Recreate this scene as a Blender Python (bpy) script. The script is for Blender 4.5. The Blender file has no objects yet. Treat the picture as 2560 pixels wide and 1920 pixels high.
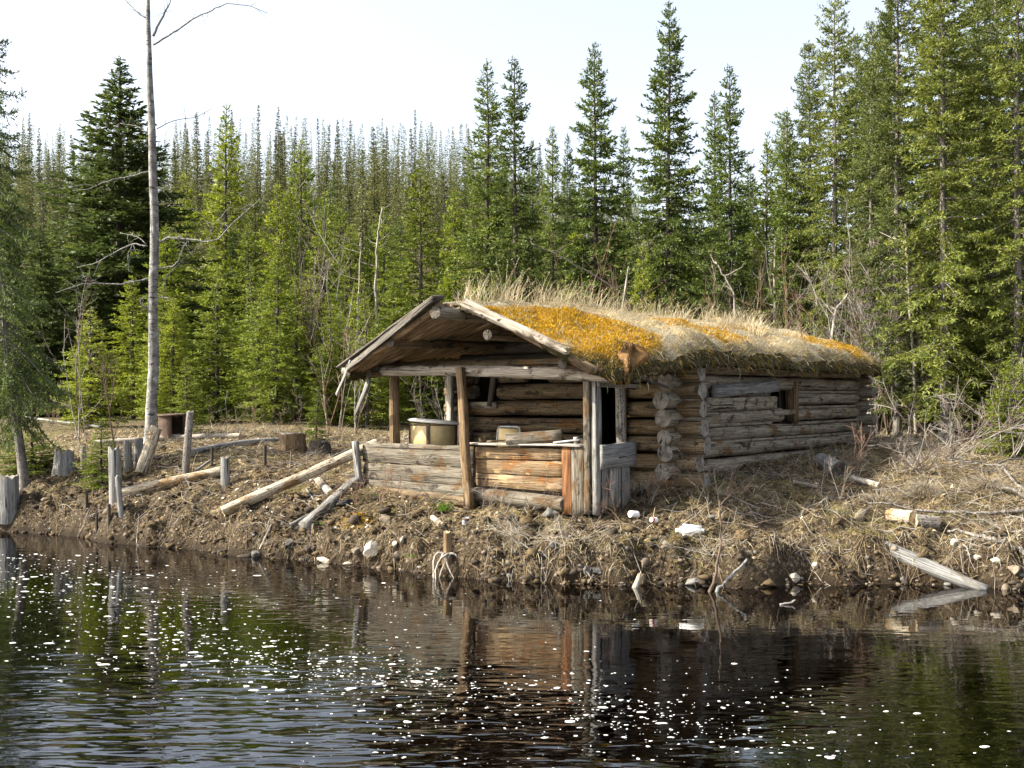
import bpy, math, random
import numpy as np
from mathutils import Vector, Matrix, noise as mnoise

# ------------------------------------------------------------------ camera, sky, sun, exposure
SC = bpy.context.scene
COL = SC.collection
EYE = 2.2            # eye height above the water
FPX = 2700.0         # focal length in photo pixels (photo is 2560 wide)
HORIZON = 1000.0     # horizon row in the photo

cam_data = bpy.data.cameras.new("camera")
cam_data.sensor_width = 36.0
cam_data.lens = 36.0 * FPX / 2560.0
cam_data.shift_y = (HORIZON - 960.0) / 2560.0
cam_data.clip_start = 0.05
cam_data.clip_end = 3000.0
cam = bpy.data.objects.new("camera", cam_data)
cam.location = (0, 0, EYE)
cam.rotation_euler = (math.radians(90), 0, 0)
COL.objects.link(cam)
SC.camera = cam

SUN_EL = math.radians(40)
SUN_DIR_AZ = (0.985, 0.13)          # horizontal direction in which the light travels
SUN_STRENGTH = 5.0
SKY_STRENGTH = 0.15
EXPOSURE = 1.65

world = bpy.data.worlds.new("World")
SC.world = world
world.use_nodes = True
wt = world.node_tree
wt.nodes.clear()
w_out = wt.nodes.new("ShaderNodeOutputWorld")
w_bg = wt.nodes.new("ShaderNodeBackground")
w_sky = wt.nodes.new("ShaderNodeTexSky")
w_sky.sky_type = 'NISHITA'
w_sky.sun_disc = False
w_sky.sun_elevation = SUN_EL
_sx, _sy = -SUN_DIR_AZ[0], -SUN_DIR_AZ[1]
w_sky.sun_rotation = math.atan2(_sx, _sy)
w_sky.altitude = 500
w_sky.air_density = 1.0
w_sky.dust_density = 6.0
w_sky.ozone_density = 1.0
w_bg.inputs['Strength'].default_value = SKY_STRENGTH
w_pale = wt.nodes.new("ShaderNodeHueSaturation")      # thin spring haze: a paler, whiter sky
w_pale.inputs['Saturation'].default_value = 0.52
w_pale.inputs['Value'].default_value = 0.86
wt.links.new(w_sky.outputs[0], w_pale.inputs['Color'])
wt.links.new(w_pale.outputs[0], w_bg.inputs[0])
wt.links.new(w_bg.outputs[0], w_out.inputs[0])

sun_data = bpy.data.lights.new("sun", 'SUN')
sun_data.energy = SUN_STRENGTH
sun_data.angle = math.radians(0.5)
sun_data.color = (1.0, 0.93, 0.78)
sun = bpy.data.objects.new("sun", sun_data)
_n = math.hypot(*SUN_DIR_AZ)
_d = Vector((SUN_DIR_AZ[0] / _n * math.cos(SUN_EL), SUN_DIR_AZ[1] / _n * math.cos(SUN_EL), -math.sin(SUN_EL)))
sun.rotation_euler = _d.to_track_quat('-Z', 'Y').to_euler()
sun.location = (-20, 0, 30)
COL.objects.link(sun)

SC.view_settings.view_transform = 'Standard'
SC.view_settings.look = 'None'
SC.view_settings.exposure = EXPOSURE
SC.view_settings.gamma = 1.0
SC.render.engine = 'CYCLES'
SC.cycles.max_bounces = 6
SC.cycles.diffuse_bounces = 3
SC.cycles.glossy_bounces = 3
SC.cycles.transmission_bounces = 4
SC.cycles.transparent_max_bounces = 4
SC.cycles.use_denoising = True
SC.cycles.denoising_prefilter = 'ACCURATE'
SC.cycles.denoiser = 'OPENIMAGEDENOISE'
SC.cycles.denoising_input_passes = 'RGB_ALBEDO_NORMAL'

# ------------------------------------------------------------------ small numeric helpers
def hash2(ix, iy, seed):
    h = (ix.astype(np.int64) * 374761393 + iy.astype(np.int64) * 668265263 + seed * 974634777) & 0xFFFFFFFF
    h = ((h ^ (h >> 13)) * 1274126177) & 0xFFFFFFFF
    h = h ^ (h >> 16)
    return (h & 0xFFFF) / 65535.0

def vnoise(x, y, seed=0):
    """value noise, 0..1, on arrays"""
    x = np.asarray(x, float); y = np.asarray(y, float)
    ix = np.floor(x); iy = np.floor(y)
    fx = x - ix; fy = y - iy
    fx = fx * fx * (3 - 2 * fx); fy = fy * fy * (3 - 2 * fy)
    a = hash2(ix, iy, seed); b = hash2(ix + 1, iy, seed)
    c = hash2(ix, iy + 1, seed); d = hash2(ix + 1, iy + 1, seed)
    return (a * (1 - fx) + b * fx) * (1 - fy) + (c * (1 - fx) + d * fx) * fy

def fbm(x, y, seed=0, octv=4):
    t = 0.0; amp = 0.5; f = 1.0
    for k in range(octv):
        t = t + amp * vnoise(np.asarray(x) * f, np.asarray(y) * f, seed + k * 17)
        amp *= 0.5; f *= 2.03
    return t      # about 0..0.94, mean ~0.47

# ------------------------------------------------------------------ terrain
_shore_px = [(0, 18.3), (243, 17.1), (369, 16.2), (499, 15.8), (677, 15.0), (799, 14.5), (899, 14.2), (1047, 13.6),
             (1170, 13.2), (1351, 12.9), (1581, 12.7), (1787, 12.7), (1979, 12.86), (2314, 12.86), (2458, 12.7), (2560, 12.4)]
SHX = [-60, -30, -14] + [(px - 1280) / FPX * Y for px, Y in _shore_px] + [9, 16, 40, 80]
SHY = [48, 33, 22.5] + [Y for px, Y in _shore_px] + [12.3, 12.5, 11, 10]
PR_S = [-60, -3.0, -1.2, -0.5, -0.12, 0, 0.06, 0.15, 0.27, 0.5, 1.0, 1.5, 2.4, 4, 7, 12, 40, 2000]
PR_Z = [-0.9, -0.85, -0.6, -0.36, -0.13, 0.0, 0.07, 0.25, 0.37, 0.45, 0.59, 0.72, 0.90, 1.15, 1.35, 1.45, 1.5, 1.5]

def H(X, Y, rough=True):
    X = np.asarray(X, float); Y = np.asarray(Y, float)
    wob = (fbm(X * 1.1, Y * 0.0 + 3.0, 5, 3) - 0.44) * 0.7 + (fbm(X * 4.0, Y * 0.0 + 9.0, 8, 2) - 0.35) * 0.22
    s = Y - (np.interp(X, SHX, SHY) + wob)
    z = np.interp(s, PR_S, PR_Z)
    # porch front dip, steeper plateau on the right and a gentler one on the left
    z = z - 0.16 * np.exp(-((X + 0.9) ** 2 + (Y - 15.4) ** 2) / 1.6)
    z = z + 0.08 * np.exp(-((X - 2.6) ** 2 + (Y - 15.6) ** 2) / 2.0)
    left = np.clip((-X - 3.0) / 2.0, 0, 1)
    z = z + left * 0.08 * np.clip(s, 0, 2)
    # hill
    q = X / np.maximum(Y, 1.0)
    amp = np.interp(q, [-0.6, -0.15, -0.05, 0.12, 0.22, 0.5], [27.5, 27.5, 27.0, 17.0, 8.0, 5.0])
    t = np.clip((Y - 62.0) / 105.0, 0, 1)
    z = z + amp * t * t * (3 - 2 * t)
    if rough:
        on = np.clip(s * 5, 0, 1)
        r = np.clip(1.5 - s * 0.12, 0.35, 1.5)
        z = z + on * r * ((fbm(X * 1.3, Y * 1.3, 21, 3) - 0.44) * 0.16 + (fbm(X * 5.0, Y * 5.0, 31, 3) - 0.44) * 0.10)
        cl = np.exp(-((s - 0.8) / 1.6) ** 2)
        z = z + on * cl * ((fbm(X * 2.6, Y * 2.6, 51, 3) - 0.44) * 0.26 + (np.abs(fbm(X * 9.0, Y * 9.0, 53, 2) - 0.36) - .1) * 0.30)
        face = np.exp(-((s - 0.28) / 0.28) ** 2)
        z = z + on * face * ((fbm(X * 4.2, Y * 4.2, 41, 4) - 0.44) * 0.55)
    # near bank under the photographer
    nb = np.clip((-0.2 - Y) / 1.2, 0, 1)
    z = z * (1 - nb) + 0.6 * nb
    return z

def h1(X, Y):
    return float(H(np.array([X]), np.array([Y]))[0])

def at(px, py, Y):
    """world point of a photo pixel at depth Y"""
    return Vector(((px - 1280.0) / FPX * Y, Y, EYE - (py - HORIZON) / FPX * Y))

_YS = np.arange(6.0, 70.0, 0.02)
def ground_at(px, py):
    """where the photo's sight line meets the terrain"""
    X = (px - 1280.0) / FPX * _YS
    Z = EYE - (py - HORIZON) / FPX * _YS
    below = np.nonzero(Z < np.maximum(H(X, _YS), 0.0))[0]
    i = below[0] if len(below) else len(_YS) - 1
    Y = float(_YS[i])
    return Vector(((px - 1280.0) / FPX * Y, Y, float(max(0.0, h1((px - 1280.0) / FPX * Y, Y)))))

# ------------------------------------------------------------------ scene-graph helpers
def tag(o, label=None, cat=None, group=None, kind=None):
    if label: o['label'] = label
    if cat: o['category'] = cat
    if group: o['group'] = group
    if kind: o['kind'] = kind
    return o

def empty(name, loc=(0, 0, 0), rz=0.0, label=None, cat=None, group=None):
    o = bpy.data.objects.new(name, None)
    COL.objects.link(o)
    o.location = loc
    o.rotation_euler = (0, 0, rz)
    o.empty_display_size = 0.2
    return tag(o, label, cat, group)

def mesh_from(name, V, quads=None, tris=None, qmat=None, tmat=None, smooth=False):
    """fast mesh from numpy arrays"""
    V = np.asarray(V, np.float32).reshape(-1, 3)
    me = bpy.data.meshes.new(name)
    nq = 0 if quads is None else len(quads)
    nt = 0 if tris is None else len(tris)
    me.vertices.add(len(V)); me.vertices.foreach_set("co", V.ravel())
    idx = []
    if nq: idx.append(np.asarray(quads, np.int32).ravel())
    if nt: idx.append(np.asarray(tris, np.int32).ravel())
    li = np.concatenate(idx) if idx else np.zeros(0, np.int32)
    me.loops.add(len(li)); me.loops.foreach_set("vertex_index", li)
    me.polygons.add(nq + nt)
    starts = np.concatenate([np.arange(nq) * 4, nq * 4 + np.arange(nt) * 3]).astype(np.int32)
    me.polygons.foreach_set("loop_start", starts)
    try:
        me.polygons.foreach_set("loop_total", np.concatenate([np.full(nq, 4), np.full(nt, 3)]).astype(np.int32))
    except Exception:
        pass
    mi = np.zeros(nq + nt, np.int32)
    if qmat is not None: mi[:nq] = qmat
    if tmat is not None: mi[nq:] = tmat
    me.polygons.foreach_set("material_index", mi)
    if smooth:
        me.polygons.foreach_set("use_smooth", np.ones(nq + nt, bool))
    me.update(calc_edges=True)
    me.validate()
    return me

def obj(name, me, mats, parent=None, loc=None, mat3=None):
    if not isinstance(mats, (list, tuple)): mats = [mats]
    if len(me.materials) == 0:
        for m in mats: me.materials.append(m)
    o = bpy.data.objects.new(name, me)
    COL.objects.link(o)
    if parent is not None: o.parent = parent
    if mat3 is not None:
        M = mat3.to_4x4()
        if loc is not None: M.translation = Vector(loc)
        o.matrix_basis = M
    elif loc is not None:
        o.location = loc
    return o

def frame(d, up=Vector((0, 0, 1))):
    """3x3 with local Z along d and local Y near up"""
    z = Vector(d).normalized()
    u = Vector(up)
    if abs(z.dot(u.normalized())) > 0.98: u = Vector((0, 1, 0)) if abs(z.y) < 0.9 else Vector((1, 0, 0))
    x = u.cross(z).normalized()
    y = z.cross(x)
    return Matrix((x, y, z)).transposed()

class MB:
    """collects verts and quads/tris"""
    def __init__(s): s.V = []; s.Q = []; s.T = []; s.qm = []; s.tm = []; s.n = 0
    def add(s, V, Q=(), T=(), qm=0, tm=0):
        V = np.asarray(V, float).reshape(-1, 3)
        s.V.append(V)
        if len(Q):
            Q = np.asarray(Q, int) + s.n; s.Q.append(Q); s.qm.append(np.full(len(Q), qm) if np.isscalar(qm) else np.asarray(qm))
        if len(T):
            T = np.asarray(T, int) + s.n; s.T.append(T); s.tm.append(np.full(len(T), tm) if np.isscalar(tm) else np.asarray(tm))
        s.n += len(V)
    def mesh(s, name, smooth=False):
        return mesh_from(name, np.concatenate(s.V), np.concatenate(s.Q) if s.Q else None, np.concatenate(s.T) if s.T else None,
                         np.concatenate(s.qm) if s.qm else None, np.concatenate(s.tm) if s.tm else None, smooth)

def tube_arrays(P, R, n=6, cap=True, jitter=0.0, rng=None, round_end=False):
    """tube along points P with radii R; returns V,Q,T"""
    P = np.asarray(P, float); m = len(P)
    R = np.asarray(R, float) if np.ndim(R) else np.full(m, float(R))
    D = np.gradient(P, axis=0)
    D /= np.maximum(np.linalg.norm(D, axis=1, keepdims=True), 1e-9)
    ref = np.array([0.0, 0.0, 1.0]) if abs(D[0][2]) < 0.9 else np.array([0.0, 1.0, 0.0])
    X = np.cross(np.broadcast_to(ref, D.shape), D); X /= np.maximum(np.linalg.norm(X, axis=1, keepdims=True), 1e-9)
    Yv = np.cross(D, X)
    a = np.linspace(0, 2 * math.pi, n, endpoint=False)
    ring = np.cos(a)[None, :, None] * X[:, None, :] + np.sin(a)[None, :, None] * Yv[:, None, :]
    rr = R[:, None]
    if jitter and rng is not None: rr = rr * (1 + rng.uniform(-jitter, jitter, (m, n)))
    else: rr = np.broadcast_to(rr, (m, n))
    V = (P[:, None, :] + ring * rr[:, :, None]).reshape(-1, 3)
    i = np.arange(m - 1)[:, None] * n; j = np.arange(n)[None, :]; k = (j + 1) % n
    Q = np.stack([i + j, i + k, i + n + k, i + n + j], -1).reshape(-1, 4)
    T = []
    if cap:
        V = np.concatenate([V, P[:1], P[-1:]])
        c0 = m * n; c1 = c0 + 1
        for q in range(n):
            T.append((c0, (q + 1) % n, q)); T.append((c1, (m - 1) * n + q, (m - 1) * n + (q + 1) % n))
    return V, Q, np.array(T, int).reshape(-1, 3)

_seed = [100]
def nseed():
    _seed[0] += 1
    return _seed[0]

def log(name, p0, p1, r0, r1, mats, parent=None, seed=None, n=16, bumps=0.07, bend=0.0, step=0.12, jag=0.0, knots=0):
    """a weathered log with its own axis on local Z; slot 0 side, slot 1 end grain"""
    p0 = Vector(p0); p1 = Vector(p1)
    L = (p1 - p0).length
    rng = np.random.default_rng(seed or nseed())
    m = max(4, int(L / step) + 1)
    z = np.linspace(0, L, m)
    t = z / L
    r = r0 + (r1 - r0) * t
    a = np.linspace(0, 2 * math.pi, n, endpoint=False)
    off = rng.uniform(0, 60)
    A, Z = np.meshgrid(a, z)
    lump = fbm(np.cos(A) * 1.3 + off, np.sin(A) * 1.3 + Z * 1.1 + off, 3, 3) - 0.44
    lump2 = fbm(np.cos(A) * 3.0 + off, np.sin(A) * 3.0 + Z * 5 + off, 7, 2) - 0.35
    R = r[:, None] * (1 + bumps * 2.2 * lump + bumps * 0.9 * lump2)
    for _ in range(knots):
        ka = rng.uniform(0, 6.28); kz = rng.uniform(0.05, 0.95) * L
        dA = np.minimum(np.abs(A - ka), 6.283 - np.abs(A - ka))
        R += r0 * 0.25 * np.exp(-(dA * r0 / (0.3 * r0)) ** 2 - ((Z - kz) / (0.35 * r0)) ** 2)
    bx = bend * np.sin(t * math.pi) ; ba = rng.uniform(0, 6.28)
    wx = bx * math.cos(ba) + 0.15 * r0 * (vnoise(z * 1.2 + off, z * 0) - 0.5)
    wy = bx * math.sin(ba) + 0.15 * r0 * (vnoise(z * 1.2 + off + 30, z * 0) - 0.5)
    V = np.stack([np.cos(A) * R + wx[:, None], np.sin(A) * R + wy[:, None], Z], -1)
    if jag:
        V[-1, :, 2] += rng.uniform(-jag, jag, n); V[0, :, 2] += rng.uniform(-jag, jag, n) * 0.4
    else:
        V[-1, :, 2] += rng.uniform(-.012, .012, n); V[0, :, 2] += rng.uniform(-.012, .012, n)
    # duplicate rims so that ends stay crisp
    c0 = V[0].copy(); c1 = V[-1].copy()
    V = V.reshape(-1, 3)
    i = np.arange(m - 1)[:, None] * n; j = np.arange(n)[None, :]; k = (j + 1) % n
    Q = np.stack([i + j, i + k, i + n + k, i + n + j], -1).reshape(-1, 4)
    mb = MB(); mb.add(V, Q)
    for c, zz, flip in ((c0, 0.0, True), (c1, L, False)):
        inner = c * np.array([0.55, 0.55, 1.0]); inner[:, 2] = zz + (c[:, 2] - zz) * 0.4 + rng.uniform(-.006, .006, n)
        cv = np.concatenate([c, inner, [[0, 0, zz]]])
        q = []; tt = []
        for s in range(n):
            e = (s + 1) % n
            if flip: q.append((s, n + s, n + e, e)); tt.append((2 * n, n + e, n + s))
            else: q.append((s, e, n + e, n + s)); tt.append((2 * n, n + s, n + e))
        mb.add(cv, q, tt, 1, 1)
    me = mb.mesh(name)
    sm = np.zeros(len(me.polygons), bool); sm[:len(Q)] = True
    me.polygons.foreach_set("use_smooth", sm)
    return obj(name, me, mats, parent, p0, frame(p1 - p0))

def board_arrays(L, w, t, rng, warp=0.01, rag=0.006, taper=1.0, jag=0.0):
    """board along Z, width X, thickness Y, centred; chamfered and slightly warped"""
    m = max(3, int(L / 0.14) + 1)
    z = np.linspace(0, L, m)
    c = min(t, w) * 0.16
    cs = np.array([(-w/2, -t/2 + c), (-w/2 + c, -t/2), (0, -t/2 - 0.0), (w/2 - c, -t/2), (w/2, -t/2 + c),
                   (w/2, t/2 - c), (w/2 - c, t/2), (0, t/2), (-w/2 + c, t/2), (-w/2, t/2 - c)])
    n = len(cs)
    o = rng.uniform(0, 50)
    V = np.zeros((m, n, 3))
    V[:, :, 0] = cs[None, :, 0] * (1 + (taper - 1) * (z / L))[:, None]
    V[:, :, 1] = cs[None, :, 1]; V[:, :, 2] = z[:, None]
    wv = (fbm(z * 1.5 + o, z * 0, 3, 2) - 0.35) * 2 * warp
    wv2 = (fbm(z * 1.5 + o + 20, z * 0, 3, 2) - 0.35) * 2 * warp
    V[:, :, 1] += wv[:, None]; V[:, :, 0] += wv2[:, None] * 0.5
    V[:, :, :2] += rng.uniform(-rag, rag, (m, n, 2))
    if jag:
        V[0, :, 2] += rng.uniform(-jag, jag, n); V[-1, :, 2] += rng.uniform(-jag, jag, n)
    else:
        V[0, :, 2] += rng.uniform(-.004, .004, n); V[-1, :, 2] += rng.uniform(-.004, .004, n)
    V = V.reshape(-1, 3)
    i = np.arange(m - 1)[:, None] * n; j = np.arange(n)[None, :]; k = (j + 1) % n
    Q = np.stack([i + j, i + k, i + n + k, i + n + j], -1).reshape(-1, 4)
    T = []
    V = np.concatenate([V, [[0, V[:n, 1].mean(), V[:n, 2].mean()], [0, V[-n:, 1].mean(), V[-n:, 2].mean()]]])
    for q in range(n):
        T.append((m * n, (q + 1) % n, q)); T.append((m * n + 1, (m - 1) * n + q, (m - 1) * n + (q + 1) % n))
    return V, Q, np.array(T)

def board(name, p0, p1, w, t, mats, parent=None, normal=(0, -1, 0), seed=None, warp=0.01, rag=0.004, taper=1.0, jag=0.0):
    """a plank from p0 to p1; 'normal' is the direction its broad face looks in"""
    p0 = Vector(p0); p1 = Vector(p1)
    rng = np.random.default_rng(seed or nseed())
    V, Q, T = board_arrays((p1 - p0).length, w, t, rng, warp, rag, taper, jag)
    mb = MB(); mb.add(V, Q, T)
    z = (p1 - p0).normalized(); nn = Vector(normal); nn = (nn - z * nn.dot(z)).normalized()
    M = Matrix((nn.cross(z), nn, z)).transposed()
    return obj(name, mb.mesh(name), mats, parent, p0, M)

def blades(base, height, width, az, lean, rng, segs=3, curve=0.5):
    """grass blades as narrow ribbons; lean is the angle from the vertical at the base, curve bends further towards the tip"""
    N = len(base)
    base = np.asarray(base, float)
    hd = np.stack([np.cos(az), np.sin(az), np.zeros(N)], 1)
    fa = rng.uniform(0, 6.283, N)
    side = np.stack([np.cos(fa), np.sin(fa), np.zeros(N)], 1)
    rows = [base]
    p = base.copy()
    for k in range(segs):
        th = lean + curve * (k + 0.5) / segs
        step = (height / segs)
        p = p + hd * (np.sin(th) * step)[:, None] + np.array([0, 0, 1.0]) * (np.cos(th) * step)[:, None]
        rows.append(p)
    V = np.zeros((N, segs * 2 + 1, 3))
    for k in range(segs):
        wk = width * (1 - 0.75 * k / segs) * 0.5
        V[:, 2 * k] = rows[k] - side * wk[:, None]
        V[:, 2 * k + 1] = rows[k] + side * wk[:, None]
    V[:, 2 * segs] = rows[segs]
    b = np.arange(N)[:, None] * (2 * segs + 1)
    Q = []
    for k in range(segs - 1):
        Q.append(np.stack([b[:, 0] + 2 * k, b[:, 0] + 2 * k + 1, b[:, 0] + 2 * k + 3, b[:, 0] + 2 * k + 2], 1))
    Q = np.concatenate(Q) if Q else np.zeros((0, 4), int)
    T = np.stack([b[:, 0] + 2 * segs - 2, b[:, 0] + 2 * segs - 1, b[:, 0] + 2 * segs], 1)
    return V.reshape(-1, 3), Q, T

def blade_mesh(name, base, height, width, az, lean, rng, nmat=1, segs=3, curve=0.5, weights=None):
    V, Q, T = blades(base, height, width, az, lean, rng, segs, curve)
    N = len(base)
    mi = rng.choice(nmat, N, p=weights)
    qm = np.tile(mi, segs - 1)
    return mesh_from(name, V, Q if len(Q) else None, T, qm if len(Q) else None, mi)

# ------------------------------------------------------------------ materials
def new_mat(name):
    m = bpy.data.materials.new(name)
    m.use_nodes = True
    nt = m.node_tree
    nt.nodes.clear()
    out = nt.nodes.new("ShaderNodeOutputMaterial")
    return m, nt, out

class NG:
    def __init__(s, nt): s.nt = nt
    def n(s, t, **kw):
        x = s.nt.nodes.new(t)
        for k, v in kw.items(): setattr(x, k, v)
        return x
    def link(s, a, b): s.nt.links.new(a, b)
    def coords(s, scale=(1, 1, 1), rand=True, kind='Object'):
        tc = s.n("ShaderNodeTexCoord")
        src = tc.outputs[kind]
        if rand:
            oi = s.n("ShaderNodeObjectInfo")
            mu = s.n("ShaderNodeMath", operation='MULTIPLY'); mu.inputs[1].default_value = 57.0
            s.link(oi.outputs['Random'], mu.inputs[0])
            ad = s.n("ShaderNodeVectorMath", operation='ADD')
            s.link(src, ad.inputs[0]); s.link(mu.outputs[0], ad.inputs[1])
            src = ad.outputs[0]
        mp = s.n("ShaderNodeMapping")
        mp.inputs['Scale'].default_value = scale
        s.link(src, mp.inputs['Vector'])
        return mp.outputs[0]
    def noise(s, vec, scale, detail=4, rough=0.6, dist=0.0):
        x = s.n("ShaderNodeTexNoise")
        x.inputs['Scale'].default_value = scale; x.inputs['Detail'].default_value = detail
        x.inputs['Roughness'].default_value = rough; x.inputs['Distortion'].default_value = dist
        if vec is not None: s.link(vec, x.inputs['Vector'])
        return x.outputs['Fac']
    def ramp(s, fac, stops):
        x = s.n("ShaderNodeValToRGB")
        el = x.color_ramp.elements
        while len(el) < len(stops): el.new(0.5)
        for e, (p, c) in zip(el, stops):
            e.position = p
            e.color = (c[0], c[1], c[2], 1) if not np.isscalar(c) else (c, c, c, 1)
        s.link(fac, x.inputs[0])
        return x.outputs[0]
    def mix(s, fac, a, b, mode='MIX'):
        x = s.n("ShaderNodeMix", data_type='RGBA', blend_type=mode)
        for sock, v in ((x.inputs[0], fac), (x.inputs[6], a), (x.inputs[7], b)):
            if hasattr(v, 'node'): s.link(v, sock)
            elif np.isscalar(v): sock.default_value = v
            else: sock.default_value = (v[0], v[1], v[2], 1)
        return x.outputs[2]
    def bump(s, hgt, strength=0.5, dist=0.02, normal=None):
        x = s.n("ShaderNodeBump")
        x.inputs['Strength'].default_value = strength; x.inputs['Distance'].default_value = dist
        s.link(hgt, x.inputs['Height'])
        if normal is not None: s.link(normal, x.inputs['Normal'])
        return x.outputs[0]
    def bsdf(s, out, col, rough=0.85, normal=None, spec=0.25):
        p = s.n("ShaderNodeBsdfPrincipled")
        if hasattr(col, 'node'): s.link(col, p.inputs['Base Color'])
        else: p.inputs['Base Color'].default_value = (col[0], col[1], col[2], 1)
        p.inputs['Roughness'].default_value = rough
        p.inputs['Specular IOR Level'].default_value = spec
        if normal is not None: s.link(normal, p.inputs['Normal'])
        s.link(p.outputs[0], out.inputs[0])
        return p

WOOD_TONE = 0.74
def wood(name, dark, mid, light, patch=None, patch_amt=0.5, patch2=None, patch2_amt=0.6, grain=1.0, speck=0.0, bump=0.6, crack=0.6):
    """weathered wood with the grain along local Z"""
    K = WOOD_TONE
    sc = lambda c: None if c is None else tuple(q * K for q in c)
    dark, mid, light, patch, patch2 = sc(dark), sc(mid), sc(light), sc(patch), sc(patch2)
    m, nt, out = new_mat(name)
    g = NG(nt)
    v = g.coords((14 * grain, 14 * grain, 0.9))
    f = g.noise(v, 1.6, 6, 0.65, 0.4)
    col = g.ramp(f, [(0.28, dark), (0.5, mid), (0.72, light)])
    vb = g.coords((1, 1, 0.45))
    if patch is not None:
        pf = g.noise(vb, 5.0, 5, 0.6, 0.3)
        lo = 0.72 - 0.42 * patch_amt
        pm = g.ramp(pf, [(lo, 0.0), (lo + 0.10, 1.0)])
        f2 = g.noise(v, 2.6, 3, 0.6)
        pc = g.mix(f2, (patch[0] * .55, patch[1] * .55, patch[2] * .55), patch)
        col = g.mix(pm, col, pc)
    if patch2 is not None:
        vb2 = g.coords((1.3, 1.3, 0.7))
        pf = g.noise(vb2, 6.5, 4, 0.6, 0.2)
        lo = 0.72 - 0.42 * patch2_amt
        pm = g.ramp(pf, [(lo, 0.0), (lo + 0.07, 1.0)])
        col = g.mix(pm, col, patch2)
    # fine grain streaks
    v3 = g.coords((42 * grain, 42 * grain, 1.3))
    f3 = g.noise(v3, 2.0, 3, 0.6)
    col = g.mix(g.ramp(f3, [(0.36, 0.75), (0.5, 0.0)]), col, (dark[0] * 0.5, dark[1] * 0.5, dark[2] * 0.5))
    # drying cracks
    v4 = g.coords((22, 22, 0.35))
    f4 = g.noise(v4, 1.2, 2, 0.5)
    ck = g.ramp(f4, [(0.318, 1.0), (0.345, 0.0)])
    if crack: col = g.mix(ck, col, (0.012, 0.009, 0.006))
    if speck:
        v5 = g.coords((26, 26, 22))
        f5 = g.noise(v5, 1.6, 3, 0.7)
        sm = g.ramp(f5, [(0.60 - 0.12 * speck, 0.0), (0.66 - 0.12 * speck, 1.0)])
        col = g.mix(sm, col, (0.035, 0.028, 0.02))
    hh = g.n("ShaderNodeMath", operation='ADD')
    g.link(f3, hh.inputs[0]); g.link(f, hh.inputs[1])
    b = g.bump(hh.outputs[0], bump, 0.02)
    g.bsdf(out, col, 0.85, b, 0.2)
    return m

def end_grain(name, col_a, col_b):
    m, nt, out = new_mat(name)
    g = NG(nt)
    tc = g.n("ShaderNodeTexCoord")
    sp = g.n("ShaderNodeSeparateXYZ"); g.link(tc.outputs['Object'], sp.inputs[0])
    cb = g.n("ShaderNodeCombineXYZ"); g.link(sp.outputs[0], cb.inputs[0]); g.link(sp.outputs[1], cb.inputs[1])
    w = g.n("ShaderNodeTexWave", wave_type='RINGS', rings_direction='SPHERICAL')
    w.inputs['Scale'].default_value = 22; w.inputs['Distortion'].default_value = 2.0; w.inputs['Detail'].default_value = 3
    g.link(cb.outputs[0], w.inputs['Vector'])
    c = g.mix(w.outputs['Fac'], col_a, col_b)
    f = g.noise(g.coords((1, 1, 1)), 9, 5, 0.65)
    c = g.mix(g.ramp(f, [(0.4, 0.0), (0.62, 0.8)]), c, (col_a[0] * .4, col_a[1] * .4, col_a[2] * .4))
    # radial checks
    f4 = g.noise(g.coords((18, 3, 18)), 1.4, 2, 0.5)
    c = g.mix(g.ramp(f4, [(0.31, 1.0), (0.35, 0.0)]), c, (0.015, 0.012, 0.01))
    g.bsdf(out, c, 0.9, g.bump(f, 0.5, 0.02), 0.15)
    return m

def plain(name, col, rough=0.8, var=0.25, scale=6.0, bump=0.2, spec=0.25, col2=None):
    m, nt, out = new_mat(name)
    g = NG(nt)
    f = g.noise(g.coords((1, 1, 1)), scale, 5, 0.65)
    c2 = col2 or tuple(c * (1 - var) for c in col)
    c = g.mix(g.ramp(f, [(0.38, 0.0), (0.62, 1.0)]), c2, col)
    g.bsdf(out, c, rough, g.bump(f, bump, 0.02), spec)
    return m

def leaf_mat(name, c_dark, c_mid, c_light, trans=0.35, rough=0.6, scale=2.2, random_tint=0.3):
    """needles: colour varies through the crown and from tree to tree; some light passes through"""
    m, nt, out = new_mat(name)
    g = NG(nt)
    f = g.noise(g.coords((1, 1, 1), True), scale, 3, 0.7)
    f2 = g.noise(g.coords((1, 1, 1), True), 23.0, 1, 0.5)
    mx = g.n("ShaderNodeMath", operation='ADD'); g.link(f, mx.inputs[0]); g.link(f2, mx.inputs[1])
    hf = g.n("ShaderNodeMath", operation='MULTIPLY'); g.link(mx.outputs[0], hf.inputs[0]); hf.inputs[1].default_value = 0.5
    c = g.ramp(hf.outputs[0], [(0.36, c_dark), (0.5, c_mid), (0.64, c_light)])
    oi = g.n("ShaderNodeObjectInfo")
    r = g.ramp(oi.outputs['Random'], [(0.0, (1 - random_tint, 1 - random_tint, 1 - random_tint)), (0.5, (1, 1, 1)), (1.0, (1 + random_tint, 1 + random_tint * .7, 1))])
    c = g.mix(1.0, c, r, 'MULTIPLY')
    d = g.n("ShaderNodeBsdfPrincipled"); g.link(c, d.inputs['Base Color'])
    d.inputs['Roughness'].default_value = rough; d.inputs['Specular IOR Level'].default_value = 0.25
    t = g.n("ShaderNodeBsdfTranslucent"); g.link(c, t.inputs['Color'])
    ms = g.n("ShaderNodeMixShader"); ms.inputs[0].default_value = trans
    g.link(d.outputs[0], ms.inputs[1]); g.link(t.outputs[0], ms.inputs[2]); g.link(ms.outputs[0], out.inputs[0])
    return m

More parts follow.
